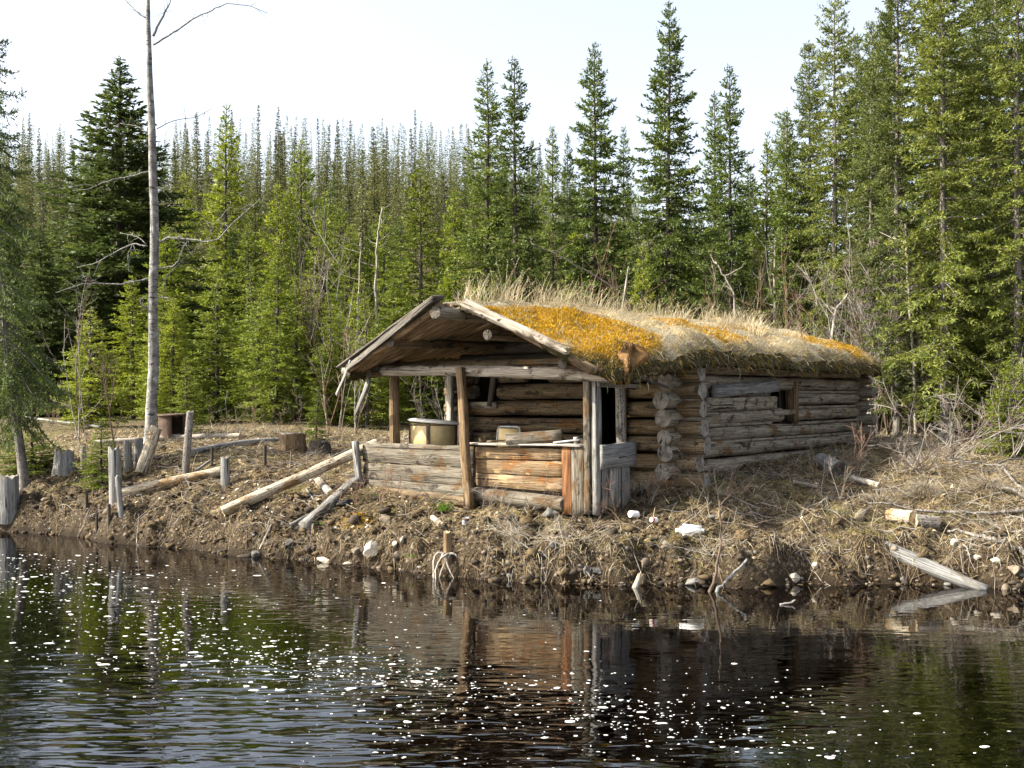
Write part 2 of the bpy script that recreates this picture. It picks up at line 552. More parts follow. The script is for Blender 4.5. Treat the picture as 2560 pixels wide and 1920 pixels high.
def straw_mat(name, a, b, trans=0.25):
    a = tuple(q * .80 for q in a); b = tuple(q * .80 for q in b)
    m, nt, out = new_mat(name)
    g = NG(nt)
    f = g.noise(g.coords((1, 1, 1), False), 9.0, 3, 0.7)
    c = g.mix(g.ramp(f, [(0.35, 0.0), (0.65, 1.0)]), a, b)
    d = g.n("ShaderNodeBsdfDiffuse"); g.link(c, d.inputs['Color'])
    t = g.n("ShaderNodeBsdfTranslucent"); g.link(c, t.inputs['Color'])
    ms = g.n("ShaderNodeMixShader"); ms.inputs[0].default_value = trans
    g.link(d.outputs[0], ms.inputs[1]); g.link(t.outputs[0], ms.inputs[2]); g.link(ms.outputs[0], out.inputs[0])
    return m

M = {}
M['log_grey'] = wood('weathered_log', (.12, .098, .07), (.32, .275, .205), (.50, .44, .345), (.25, .135, .05), 0.40, (.05, .039, .028), 0.33, speck=0.15, bump=.9)
M['log_brown'] = wood('porch_log', (.075, .052, .030), (.20, .145, .085), (.33, .25, .15), (.27, .13, .04), 0.42, (.045, .033, .023), 0.36, speck=0.25)
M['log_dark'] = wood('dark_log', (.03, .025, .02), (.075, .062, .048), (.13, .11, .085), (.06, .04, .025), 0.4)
M['beam_pale'] = wood('weathered_beam', (.15, .12, .09), (.36, .31, .25), (.55, .5, .43), (.10, .075, .05), 0.45, (.035, .03, .025), 0.35)
M['post_brown'] = wood('brown_post', (.09, .055, .028), (.21, .14, .075), (.33, .25, .16), (.13, .075, .035), 0.45, crack=0.5)
M['board_grey'] = wood('silver_board', (.10, .095, .09), (.22, .215, .205), (.34, .335, .32), (.16, .14, .115), 0.4)
M['board_warm'] = wood('warm_board', (.06, .05, .037), (.175, .152, .115), (.275, .25, .205), (.17, .10, .045), 0.46, (.055, .045, .035), 0.38, bump=.9)
M['board_rust'] = wood('rusty_board', (.08, .05, .025), (.23, .155, .085), (.34, .265, .175), (.28, .115, .03), 0.44, (.44, .31, .16), 0.34, bump=.9)
M['board_red'] = wood('red_brown_board', (.09, .04, .018), (.22, .095, .035), (.32, .17, .08), (.14, .06, .03), 0.4)
M['birch'] = wood('birch_log', (.26, .20, .13), (.56, .48, .36), (.80, .73, .60), (.40, .25, .11), 0.52, (.07, .05, .035), 0.34, speck=0.2, bump=.8)
M['pole_grey'] = wood('grey_stake', (.11, .105, .10), (.27, .265, .25), (.42, .41, .395), (.16, .14, .12), 0.35)
M['pale_pole'] = wood('pale_pole', (.20, .175, .14), (.42, .38, .32), (.58, .54, .47), (.20, .16, .11), 0.42, (.06, .05, .04), .2)
M['bark'] = wood('spruce_bark', (.045, .036, .03), (.11, .092, .078), (.20, .175, .155), (.06, .05, .04), 0.4, grain=0.8, speck=0.5)
M['bark_pale'] = wood('pale_bark', (.12, .105, .09), (.25, .225, .20), (.38, .35, .32), (.09, .075, .065), 0.4, grain=0.7, speck=0.5)
def aspen_bark():
    m, nt, out = new_mat('aspen_bark'); g = NG(nt)
    f = g.noise(g.coords((1, 1, 1)), 5.0, 5, .65)
    c = g.ramp(f, [(.34, (.085, .08, .074)), (.5, (.17, .163, .153)), (.66, (.27, .262, .25))])
    mk = g.noise(g.coords((3.5, 3.5, 17)), 1.6, 3, .6)
    c = g.mix(g.ramp(mk, [(.575, 0.0), (.62, .9)]), c, (.022, .02, .018))
    wt = g.noise(g.coords((2, 2, 1.2)), 3.0, 3, .6)
    c = g.mix(g.ramp(wt, [(.56, 0.0), (.64, .6)]), c, (.42, .41, .39))
    g.bsdf(out, c, .85, g.bump(f, .5, .02), .2)
    return m
M['bark_aspen'] = aspen_bark()
M['twig_grey'] = plain('grey_twig', (.27, .25, .225), 0.8, 0.5, 3.0)
M['twig_brown'] = plain('brown_twig', (.13, .09, .065), 0.8, 0.5, 3.0)
M['twig_red'] = plain('red_twig', (.22, .125, .085), 0.8, 0.4, 3.0)
M['end_grey'] = end_grain('grey_end_grain', (.15, .135, .115), (.27, .25, .215))
M['end_tan'] = end_grain('tan_end_grain', (.33, .25, .15), (.52, .42, .28))
M['board_dark'] = wood('dark_board', (.06, .05, .04), (.15, .135, .115), (.26, .24, .21), (.10, .08, .06), 0.4)
M['end_dark'] = end_grain('dark_end_grain', (.05, .042, .034), (.11, .095, .08))
M['needle_mid'] = leaf_mat('spruce_needles', (.024, .046, .012), (.082, .118, .020), (.165, .200, .034), 0.34)
M['needle_light'] = leaf_mat('young_spruce_needles', (.050, .080, .010), (.145, .185, .018), (.25, .285, .034), 0.38)
M['needle_dark'] = leaf_mat('dark_spruce_needles', (.028, .048, .014), (.085, .120, .026), (.15, .18, .04), 0.33)
M['needle_hill'] = leaf_mat('hill_spruce_needles', (.045, .056, .020), (.092, .106, .034), (.150, .155, .052), 0.30, scale=1.2, random_tint=0.4)
M['needle_olive'] = leaf_mat('olive_spruce_needles', (.030, .050, .013), (.105, .135, .027), (.20, .22, .046), 0.36)
M['straw_a'] = straw_mat('pale_straw', (.42, .35, .22), (.60, .53, .37))
M['straw_b'] = straw_mat('brown_straw', (.20, .15, .085), (.36, .28, .17))
M['straw_c'] = straw_mat('grey_straw', (.26, .235, .20), (.44, .41, .35))
M['moss'] = straw_mat('golden_moss', (.31, .165, .012), (.56, .35, .03), 0.18)
M['moss_green'] = straw_mat('olive_moss', (.10, .10, .018), (.22, .19, .035), 0.2)
M['grass_green'] = straw_mat('fresh_grass', (.10, .20, .02), (.20, .34, .05), 0.35)
M['litter_a'] = straw_mat('pale_leaf', (.30, .235, .15), (.48, .40, .29), 0.15)
M['litter_b'] = straw_mat('brown_leaf', (.13, .085, .045), (.25, .17, .095), 0.15)
M['litter_c'] = straw_mat('bleached_leaf', (.50, .45, .37), (.66, .61, .53), 0.15)
M['rock'] = plain('bank_rock', (.19, .152, .11), 0.9, 0.5, 5.0, 0.4)
M['rock_pale'] = plain('pale_rock', (.40, .35, .28), 0.9, 0.35, 5.0, 0.4)
M['rock_grey'] = plain('grey_rock', (.13, .125, .115), 0.85, 0.45, 5.0, 0.4)
M['white_plastic'] = plain('white_plastic', (.82, .80, .76), 0.5, 0.12, 7.0, 0.05)
M['tin'] = plain('dull_tin', (.34, .35, .36), 0.45, 0.5, 9.0, 0.1, 0.5)
M['rust'] = plain('rusted_steel', (.095, .06, .04), 0.8, 0.5, 7.0, 0.4, 0.3)
M['cream'] = plain('cream_enamel', (.48, .36, .17), 0.45, 0.25, 4.0, 0.05, 0.4)
M['enamel_white'] = plain('white_enamel', (.76, .73, .66), 0.45, 0.2, 4.0, 0.05, 0.4)
M['red'] = plain('red_paint', (.45, .07, .04), 0.6, 0.2)
M['black_plastic'] = plain('black_plastic', (.02, .02, .022), 0.3, 0.3)
M['orange_wood'] = plain('raw_orange_wood', (.55, .30, .11), 0.8, 0.3, 4.0)
M['clod'] = plain('earth_clod', (.105, .076, .042), 0.95, 0.6, 9.0, 0.6, 0.1)
M['hide'] = plain('tan_hide', (.30, .17, .065), 0.95, 0.6, 9.0, 0.7)
M['dark_soil'] = plain('dark_soil', (.045, .034, .024), 0.95, 0.5, 6.0, 0.5)
# ------------------------------------------------------------------ ground, water
def ground_material():
    m, nt, out = new_mat("ground_earth")
    g = NG(nt)
    geo = g.n("ShaderNodeNewGeometry")
    pos = geo.outputs['Position']
    n1 = g.noise(pos, 1.1, 5, 0.65); n2 = g.noise(pos, 7.0, 6, 0.7); n3 = g.noise(pos, 38.0, 4, 0.7)
    litter = g.ramp(n3, [(0.36, (.055, .040, .020)), (0.5, (.20, .152, .078)), (0.66, (.44, .355, .21))])
    soil = g.ramp(n3, [(0.34, (.012, .008, .004)), (0.52, (.046, .032, .015)), (0.70, (.13, .095, .05))])
    mixn = g.n("ShaderNodeMath", operation='ADD'); g.link(n1, mixn.inputs[0]); g.link(n2, mixn.inputs[1])
    fac = g.ramp(mixn.outputs[0], [(0.42, 0.0), (0.56, 1.0)])
    col = g.mix(g.ramp(n2, [(0.46, 0.0), (0.62, 1.0)]), soil, litter)
    col = g.mix(g.ramp(n1, [(0.54, 0.0), (0.66, 0.7)]), col, g.ramp(n3, [(0.35, (.05, .055, .018)), (0.65, (.19, .165, .05))]))
    sp = g.n("ShaderNodeSeparateXYZ"); g.link(geo.outputs['True Normal'], sp.inputs[0])
    steep = g.ramp(sp.outputs[2], [(0.62, 1.0), (0.86, 0.0)])
    # stones showing in the cut bank
    vo = g.n("ShaderNodeTexVoronoi"); vo.inputs['Scale'].default_value = 14; g.link(pos, vo.inputs['Vector'])
    bank = g.mix(g.ramp(vo.outputs['Distance'], [(0.22, 0.6), (0.34, 0.0)]), g.ramp(n3, [(0.36, (.014, .010, .006)), (0.52, (.050, .036, .021)), (0.7, (.15, .115, .072))]), (.20, .16, .115))
    col = g.mix(steep, col, bank)
    # stained river bed
    sz = g.n("ShaderNodeSeparateXYZ"); g.link(pos, sz.inputs[0])
    bed = g.n("ShaderNodeMapRange"); bed.inputs[1].default_value = -0.30; bed.inputs[2].default_value = 0.16
    g.link(sz.outputs[2], bed.inputs[0])
    wet = g.ramp(bed.outputs[0], [(0.0, (.010, .005, .003)), (0.52, (.16, .065, .018)), (0.66, (.022, .015, .009)), (0.9, (.035, .025, .015))])
    col = g.mix(g.ramp(bed.outputs[0], [(0.80, 1.0), (1.0, 0.0)]), col, wet)
    # forest floor further back
    far = g.n("ShaderNodeMapRange"); far.inputs[1].default_value = 26; far.inputs[2].default_value = 36
    g.link(sz.outputs[1], far.inputs[0])
    ff = g.ramp(n3, [(0.35, (.03, .028, .012)), (0.65, (.11, .085, .04))])
    col = g.mix(far.outputs[0], col, ff)
    hb = g.n("ShaderNodeMath", operation='ADD'); g.link(n2, hb.inputs[0]); g.link(n3, hb.inputs[1])
    g.bsdf(out, col, 0.95, g.bump(hb.outputs[0], 0.9, 0.05), 0.15)
    return m
M['ground'] = ground_material()

def axis(lo, hi, a, b, d, growth=1.16):
    mid = list(np.arange(a, b, d))
    up = []; x = b; s = d
    while x < hi: up.append(x); s *= growth; x += s
    up.append(hi)
    dn = []; x = a; s = d
    while x > lo:
        s *= growth; x -= s
        dn.append(max(x, lo))
    return np.array(dn[::-1] + mid + up)

gx = axis(-420, 420, -9.5, 7.5, 0.055)
gy = axis(-12, 700, 11.8, 18.5, 0.05)
GX, GY = np.meshgrid(gx, gy)
GZ = H(GX.ravel(), GY.ravel())
Vg = np.stack([GX.ravel(), GY.ravel(), GZ], 1)
nx, ny = len(gx), len(gy)
ii = (np.arange(ny - 1)[:, None] * nx + np.arange(nx - 1)[None, :]).ravel()
Qg = np.stack([ii, ii + 1, ii + nx + 1, ii + nx], 1)
ground = obj("ground", mesh_from("ground", Vg, Qg, smooth=True), M['ground'])
tag(ground, kind='structure')

def water_material():
    m, nt, out = new_mat("river_water")
    g = NG(nt)
    geo = g.n("ShaderNodeNewGeometry")
    def mapped(sc, rot=0.0):
        mp = g.n("ShaderNodeMapping"); mp.inputs['Scale'].default_value = sc; mp.inputs['Rotation'].default_value = (0, 0, rot)
        g.link(geo.outputs['Position'], mp.inputs['Vector']); return mp.outputs[0]
    a = g.noise(mapped((1.5, 4.6, 1), 0.10), 1.0, 2, 0.5, 0.3)
    b = g.noise(mapped((4.0, 11.0, 1), -0.08), 1.0, 1, 0.5, 0.2)
    c = g.noise(mapped((0.22, 0.5, 1), 0.3), 1.0, 2, 0.5)
    # breeze ruffles the open river to the left; the lee of the far bank lies nearly still
    sp = g.n("ShaderNodeSeparateXYZ"); g.link(geo.outputs['Position'], sp.inputs[0])
    my = g.n("ShaderNodeMapRange"); my.inputs[1].default_value = 10.0; my.inputs[2].default_value = 6.8; my.inputs[3].default_value = 0.22; my.inputs[4].default_value = 1.0
    g.link(sp.outputs[1], my.inputs[0])
    mx = g.n("ShaderNodeMapRange"); mx.inputs[1].default_value = 1.6; mx.inputs[2].default_value = -1.2; mx.inputs[3].default_value = 0.32; mx.inputs[4].default_value = 1.0
    g.link(sp.outputs[0], mx.inputs[0])
    mm = g.n("ShaderNodeMath", operation='MULTIPLY'); g.link(my.outputs[0], mm.inputs[0]); g.link(mx.outputs[0], mm.inputs[1])
    calm = g.n("ShaderNodeMath", operation='MULTIPLY'); g.link(g.ramp(c, [(0.38, 0.45), (0.60, 1.0)]), calm.inputs[0]); g.link(mm.outputs[0], calm.inputs[1])
    s1 = g.n("ShaderNodeMath", operation='MULTIPLY'); g.link(b, s1.inputs[0]); s1.inputs[1].default_value = 0.36
    s2 = g.n("ShaderNodeMath", operation='ADD'); g.link(a, s2.inputs[0]); g.link(s1.outputs[0], s2.inputs[1])
    s3 = g.n("ShaderNodeMath", operation='MULTIPLY'); g.link(s2.outputs[0], s3.inputs[0]); g.link(calm.outputs[0], s3.inputs[1])
    bp = g.bump(s3.outputs[0], 1.0, 0.032)
    gl = g.n("ShaderNodeBsdfGlossy"); gl.inputs['Roughness'].default_value = 0.015; gl.inputs['Color'].default_value = (1, 1, 1, 1)
    g.link(bp, gl.inputs['Normal'])
    tr = g.n("ShaderNodeBsdfTransparent"); tr.inputs['Color'].default_value = (0.42, 0.21, 0.085, 1)
    fr = g.n("ShaderNodeFresnel"); fr.inputs['IOR'].default_value = 1.75; g.link(bp, fr.inputs['Normal'])
    ms = g.n("ShaderNodeMixShader")
    g.link(fr.outputs[0], ms.inputs[0]); g.link(tr.outputs[0], ms.inputs[1]); g.link(gl.outputs[0], ms.inputs[2])
    g.link(ms.outputs[0], out.inputs[0])
    return m
M['water'] = water_material()
water = obj("water", mesh_from("water", [(-70, -1.0, 0), (60, -1.0, 0), (60, 50, 0), (-70, 50, 0)], [(0, 1, 2, 3)]), M['water'])
tag(water, kind='structure')

# foam flecks drifting on the current (uncountable)
def build_foam():
    rng = np.random.default_rng(77)
    # (photo x, photo y, spread x, spread y, count)
    bands = [(60, 1395, 70, 22, 70), (190, 1440, 120, 32, 130), (300, 1500, 190, 38, 230), (140, 1420, 110, 40, 90), (430, 1590, 190, 45, 200), (240, 1650, 170, 38, 120),
             (650, 1632, 170, 28, 150), (760, 1700, 150, 34, 110), (950, 1690, 170, 34, 190), (1080, 1760, 130, 50, 170),
             (1350, 1745, 170, 38, 130), (1560, 1780, 150, 40, 190), (1720, 1820, 180, 45, 150), (1900, 1720, 110, 24, 50), (1820, 1860, 320, 55, 130),
             (2050, 1760, 150, 22, 30), (2300, 1850, 200, 40, 30), (1100, 1890, 250, 40, 70), (700, 1480, 300, 60, 60), (1500, 1620, 200, 60, 40), (900, 1560, 250, 60, 50),
             (40, 1480, 60, 40, 40)]
    V = []; T = []
    nb = 0
    k = 9
    aa = np.linspace(0, 2 * math.pi, k, endpoint=False)
    for bx, by, sx, sy, c in bands:
        for _ in range(int(c * (1.35 if bx < 1000 and by < 1720 else 0.85))):
            px = bx + rng.normal() * sx; py = by + rng.normal() * sy + (px - bx) * 0.10
            if py < 1385 or py > 1960 or px < -60 or px > 2620: continue
            Y = EYE * FPX / (py - HORIZON)
            if Y > np.interp((px - 1280) / FPX * Y, SHX, SHY) - 0.35: continue
            X = (px - 1280) / FPX * Y
            r = math.exp(rng.normal() * 0.70) * 0.0027 * (1 + 0.03 * (Y - 8))
            r = min(r, 0.016)
            el = rng.uniform(1.1, 3.0)
            ph = rng.uniform(0, 6.28)
            rad = r * (1 + 0.28 * np.sin(2 * aa + ph) + 0.15 * np.sin(3 * aa + ph * 2))
            ring = np.stack([X + np.cos(aa) * rad * el, Y + np.sin(aa) * rad * 1.25, np.full(k, 0.0015)], 1)
            ring2 = np.stack([X + np.cos(aa) * rad * el * .7, Y + np.sin(aa) * rad * 0.9, np.full(k, 0.0015 + r * 0.22)], 1)
            V.append(ring); V.append(ring2); V.append([[X, Y, 0.0015 + r * 0.28]])
            for q in range(k):
                e = (q + 1) % k
                T += [(nb + q, nb + e, nb + k + e), (nb + q, nb + k + e, nb + k + q), (nb + k + q, nb + k + e, nb + 2 * k)]
            nb += 2 * k + 1
    me = mesh_from("foam", np.concatenate(V), None, np.array(T), smooth=True)
    m = plain("river_foam", (.62, .62, .60), 0.8, 0.1, 20, 0.1)
    tag(obj("foam", me, m), label="white foam flecks drifting on the dark river", cat="foam", kind='stuff')
build_foam()

# ------------------------------------------------------------------ the cabin's place (needed for keeping plants out of it)
CAB = Vector((2.33, 15.33, 0.0))
CTH = math.radians(-38)
CU = Vector((math.cos(CTH), math.sin(CTH), 0)); CA = Vector((-math.sin(CTH), math.cos(CTH), 0))
def to_cab(X, Y):
    dx = np.asarray(X) - CAB.x; dy = np.asarray(Y) - CAB.y
    return dx * CU.x + dy * CU.y, dx * CA.x + dy * CA.y
def in_cab(X, Y, m=0.0):
    x, y = to_cab(X, Y)
    body = (x > -4.1 - m) & (x < 0.1 + m) & (y > -0.1 - m) & (y < 7.1 + m)
    porch = (x > -4.55 - m) & (x < -0.15 + m) & (y > -1.75 - m) & (y < 0.1)
    return body | porch

# ------------------------------------------------------------------ ground cover (uncountable)
def shore_s(X, Y): return Y - np.interp(X, SHX, SHY)

def scatter(rng, n, x0, x1, y0, y1, dens):
    X = rng.uniform(x0, x1, n * 3); Y = rng.uniform(y0, y1, n * 3)
    d = dens(X, Y)
    keep = rng.uniform(0, 1, len(X)) < d
    X = X[keep][:n]; Y = Y[keep][:n]
    return X, Y

def build_cover():
    rng = np.random.default_rng(5)
    # dry grass: thick on the right and round the cabin, thin on the left slope
    def dens(X, Y):
        s = shore_s(X, Y)
        d = np.where(s > 0.35, 0.9, np.where(s > 0.12, 0.35, 0.0))
        right = np.clip((X - 0.0) / 2.5, 0, 1)
        d = d * (0.10 + 0.9 * right) + 0.25 * np.exp(-((X + 0.7) ** 2 / 3 + (Y - 14.8) ** 2 / 1.0)) * (s > 0.3)
        d = d + 0.30 * (Y > 19) * (X < 0)
        d = d * (0.25 + 1.2 * np.clip((fbm(X * 1.3, Y * 1.3, 61, 3) - 0.30) * 3, 0, 1))
        return np.where(in_cab(X, Y, 0.02), 0, d)
    X, Y = scatter(rng, 34000, -10, 9, 12.3, 26, dens)
    Z = H(X, Y)
    n = len(X)
    hh = rng.uniform(0.10, 0.42, n) * np.clip(0.7 + fbm(X * 2, Y * 2, 63, 2) * 0.9, 0.5, 1.5)
    me = blade_mesh("dry_grass", np.stack([X, Y, Z - 0.01], 1), hh, rng.uniform(0.004, 0.010, n), rng.normal(0.6, 1.5, n),
                    np.clip(rng.normal(1.12, 0.40, n), 0, 1.55), rng, 3, 4, 0.8, [0.42, 0.33, 0.25])
    tag(obj("dry_grass", me, [M['straw_a'], M['straw_b'], M['straw_c']]), label="flattened dry straw grass on the bank around the cabin", cat="grass", kind='stuff')

    # fallen leaves and bark chips
    def dens2(X, Y):
        s = shore_s(X, Y)
        left = np.clip((1.5 - X) / 3.0, 0.25, 1)
        d = np.where(s > 0.1, 1.0, 0.0) * left * np.clip((fbm(X * 1.8, Y * 1.8, 71, 3) - 0.28) * 3.2, 0.06, 1)
        return np.where(in_cab(X, Y, -0.05), 0, d)
    X, Y = scatter(rng, 15000, -10, 8, 12.4, 25, dens2)
    n = len(X); Z = H(X, Y) + rng.uniform(0.0, 0.02, n)
    C = np.stack([X, Y, Z], 1)
    a = rng.uniform(0, 6.283, n)
    u = np.stack([np.cos(a), np.sin(a), rng.normal(0, .45, n)], 1) * rng.uniform(0.014, 0.042, n)[:, None]
    v = np.stack([-np.sin(a), np.cos(a), rng.normal(0, .45, n)], 1) * rng.uniform(0.008, 0.024, n)[:, None]
    V = np.stack([C - u, C - v * 0.9 + u * .1, C + u, C + v + u * .1], 1).reshape(-1, 3)
    Q = np.arange(4 * n).reshape(-1, 4)
    me = mesh_from("leaf_litter", V, Q, None, rng.choice(3, n, p=[0.36, 0.55, 0.09]))
    tag(obj("leaf_litter", me, [M['litter_a'], M['litter_b'], M['litter_c']]), label="brown fallen leaves and bark chips on the slope", cat="leaf litter", kind='stuff')

    # loose sticks and twigs lying about
    def dens3(X, Y):
        s = shore_s(X, Y)
        d = np.where(s > 0.05, 0.9, 0.0) * np.clip((fbm(X * 1.0, Y * 1.0, 81, 3) - 0.25) * 3, 0.1, 1)
        d = d + 1.0 * np.exp(-((X - 0.35) ** 2 / 0.5 + (Y - 13.45) ** 2 / 0.15)) + 0.6 * np.exp(-((X - 5.2) ** 2 / 2 + (Y - 15.0) ** 2 / 2))
        return np.where(in_cab(X, Y, 0.15), 0, d)
    X, Y = scatter(rng, 3000, -10, 8, 12.4, 22, dens3)
    mb = MB()
    for x, y in zip(X, Y):
        L = rng.uniform(0.12, 0.6); a = rng.uniform(0, 6.283); k = 4
        t = np.linspace(-0.5, 0.5, k)
        px = x + np.cos(a) * t * L + rng.normal(0, .015, k); py = y + np.sin(a) * t * L + rng.normal(0, .015, k)
        pz = H(px, py) + 0.012 + np.abs(rng.normal(0, .02, k)) + (t + .5) * max(0, rng.normal(0, .09))
        r = rng.uniform(0.0022, 0.0065)
        V, Q, T = tube_arrays(np.stack([px, py, pz], 1), np.linspace(r, r * .5, k), 4, False)
        mb.add(V, Q, (), int(rng.integers(0, 3)))
    tag(obj("twigs", mb.mesh("twigs"), [M['twig_grey'], M['twig_brown'], M['straw_b']]), label="loose dead twigs lying over the bank", cat="twigs", kind='stuff')

    # exposed rootlets hanging over the cut bank
    mb = MB()
    for _ in range(520):
        x = rng.uniform(-8, 6.5); ys = float(np.interp(x, SHX, SHY)); s0 = rng.uniform(0.22, 0.6)
        y = ys + s0; z = h1(x, y) + 0.01
        k = 5; P = [(x, y, z)]
        for q in range(k):
            x += rng.normal(0, .06); y -= rng.uniform(0.02, 0.08); z = max(-0.02, min(z - rng.uniform(0.01, 0.05), h1(x, y) + rng.uniform(0.015, 0.05)))
            P.append((x, y, z))
        r = rng.uniform(0.002, 0.0055)
        V, Q, T = tube_arrays(P, np.linspace(r, r * .4, k + 1), 4, False)
        mb.add(V, Q, (), int(rng.integers(0, 3)))
    tag(obj("rootlets", mb.mesh("rootlets"), [M['twig_brown'], M['litter_b'], M['straw_b']]), label="bare rootlets hanging over the cut bank at the waterline", cat="roots", kind='stuff')

    # moss cushions on the bank
    B = []
    for px, py, sx, n in ((880, 1312, 0.16, 900), (905, 1300, 0.12, 500), (1900, 1200, 0.30, 700), (2010, 1245, 0.25, 600), (1720, 1350, 0.3, 700), (1840, 1375, 0.35, 800), (2130, 1330, 0.22, 600), (1550, 1395, 0.2, 500), (1650, 1400, .3, 500)):
        c = ground_at(px, py)
        B.append(np.stack([rng.normal(c.x, sx, n), rng.normal(c.y, sx * 0.7, n)], 1))
    n1 = 1400
    B = np.concatenate(B); X, Y = B[:, 0], B[:, 1]
    ok = shore_s(X, Y) > 0.1
    X, Y = X[ok], Y[ok]; n = len(X)
    gold = np.arange(n) < n1
    V, Q, T = blades(np.stack([X, Y, H(X, Y) - .005], 1), rng.uniform(.015, .04, n), rng.uniform(.006, .012, n), rng.uniform(0, 6.28, n), np.abs(rng.normal(0, .6, n)), rng, 2, .4)
    mi = np.where(gold, 0, 1)
    me = mesh_from("moss", V, Q, T, mi, mi)
    tag(obj("moss", me, [M['moss'], M['moss_green']]), label="golden and olive moss cushions on the bank", cat="moss", kind='stuff')

    # gravel in and below the cut bank
    phi = (1 + 5 ** .5) / 2
    ico = np.array([(-1, phi, 0), (1, phi, 0), (-1, -phi, 0), (1, -phi, 0), (0, -1, phi), (0, 1, phi), (0, -1, -phi), (0, 1, -phi), (phi, 0, -1), (phi, 0, 1), (-phi, 0, -1), (-phi, 0, 1)]) / 1.9
    icf = np.array([(0, 11, 5), (0, 5, 1), (0, 1, 7), (0, 7, 10), (0, 10, 11), (1, 5, 9), (5, 11, 4), (11, 10, 2), (10, 7, 6), (7, 1, 8), (3, 9, 4), (3, 4, 2), (3, 2, 6), (3, 6, 8), (3, 8, 9), (4, 9, 5), (2, 4, 11), (6, 2, 10), (8, 6, 7), (9, 8, 1)])
    mb = MB()
    for _ in range(650):
        x = rng.uniform(-8, 6.6)
        if x < -2.2 and rng.uniform() < 0.55: continue
        s = abs(rng.normal(0.12, 0.24)) - 0.03
        y = float(np.interp(x, SHX, SHY)) + s
        r = min(0.07, math.exp(rng.normal() * 0.55) * 0.017)
        sc = np.array([rng.uniform(.8, 1.5), rng.uniform(.7, 1.2), rng.uniform(.5, .9)]) * r
        a = rng.uniform(0, 6.28); R = np.array([[math.cos(a), -math.sin(a), 0], [math.sin(a), math.cos(a), 0], [0, 0, 1]])
        V = (ico * (1 + rng.uniform(-.34, .30, (12, 1))) * sc) @ R.T + np.array([x, y, h1(x, y) + r * 0.0])
        mb.add(V, (), icf, 0, int(rng.choice(3, p=[.60, .03, .37])))
    tag(obj("gravel", mb.mesh("gravel"), [M['rock'], M['rock_pale'], M['rock_grey']]), label="small stones in the cut bank along the waterline", cat="gravel", kind='stuff')
    # straw and roots hanging over the lip of the cut bank
    n = 7000
    X = rng.uniform(-8.5, 7, n); Y = np.interp(X, SHX, SHY) + rng.uniform(.16, .75, n)
    k = rng.uniform(0, 1, n) < np.clip((fbm(X * 1.6, Y * 0, 151, 3) - .24) * 3.2, .05, 1) * np.clip((X + 6) / 4, .35, 1)
    X, Y = X[k], Y[k]; n = len(X)
    me = blade_mesh("hanging_straw", np.stack([X, Y, H(X, Y) + .005], 1), rng.uniform(.08, .30, n), rng.uniform(.004, .010, n), rng.normal(-1.57, .6, n), np.clip(rng.normal(1.35, .3, n), .6, 2.0), rng, 3, 4, 1.1, [.38, .40, .22])
    tag(obj("hanging_straw", me, [M['straw_a'], M['straw_b'], M['straw_c']]), label="dry straw hanging over the lip of the cut bank", cat="grass", kind='stuff')

    # clods of earth, bark and turf: the slope is rough everywhere
    def dens5(X, Y):
        s = shore_s(X, Y)
        d = np.where(s > -0.02, 1.0, 0.0) * np.exp(-np.clip(s - .9, 0, 9) / 1.3) * np.clip(1.1 - np.clip((X - 1.0) / 5, 0, .8), .2, 1) * np.clip((fbm(X * 1.5, Y * 1.5, 141, 3) - .22) * 3, .08, 1)
        return np.where(in_cab(X, Y, .05), 0, d)
    X, Y = scatter(rng, 10500, -10, 7.5, 12.4, 21, dens5)
    xs = rng.uniform(-9, 7, 30000); ys = np.interp(xs, SHX, SHY) + rng.uniform(-.6, .8, 30000); zs = H(xs, ys)
    near = (zs > -.02) & (zs < .20) & (rng.uniform(0, 1, 30000) < .16)
    X = np.concatenate([X, xs[near]]); Y = np.concatenate([Y, ys[near]])
    Z = H(X, Y); n = len(X)
    r = np.minimum(.085, np.exp(rng.normal(0, .55, n)) * .021)
    sc = np.stack([rng.uniform(.8, 1.7, n), rng.uniform(.7, 1.3, n), rng.uniform(.4, .9, n)], 1) * r[:, None]
    an = rng.uniform(0, 6.28, n)
    V = ico[None] * (1 + rng.uniform(-.4, .4, (n, 12, 1))) * sc[:, None, :]
    Vx = V[..., 0] * np.cos(an)[:, None] - V[..., 1] * np.sin(an)[:, None]; Vy = V[..., 0] * np.sin(an)[:, None] + V[..., 1] * np.cos(an)[:, None]
    V = np.stack([Vx + X[:, None], Vy + Y[:, None], V[..., 2] + Z[:, None] + r[:, None] * .1], -1).reshape(-1, 3)
    T = (icf[None] + (np.arange(n) * 12)[:, None, None]).reshape(-1, 3)
    me = mesh_from("earth_clods", V, None, T, None, np.repeat(rng.choice(3, n, p=[.58, .38, .04]), 20))
    tag(obj("earth_clods", me, [M['clod'], M['dark_soil'], M['rock']]), label="dark earth clods and bark crumbs over the cut bank", cat="soil", kind='stuff')
build_cover()

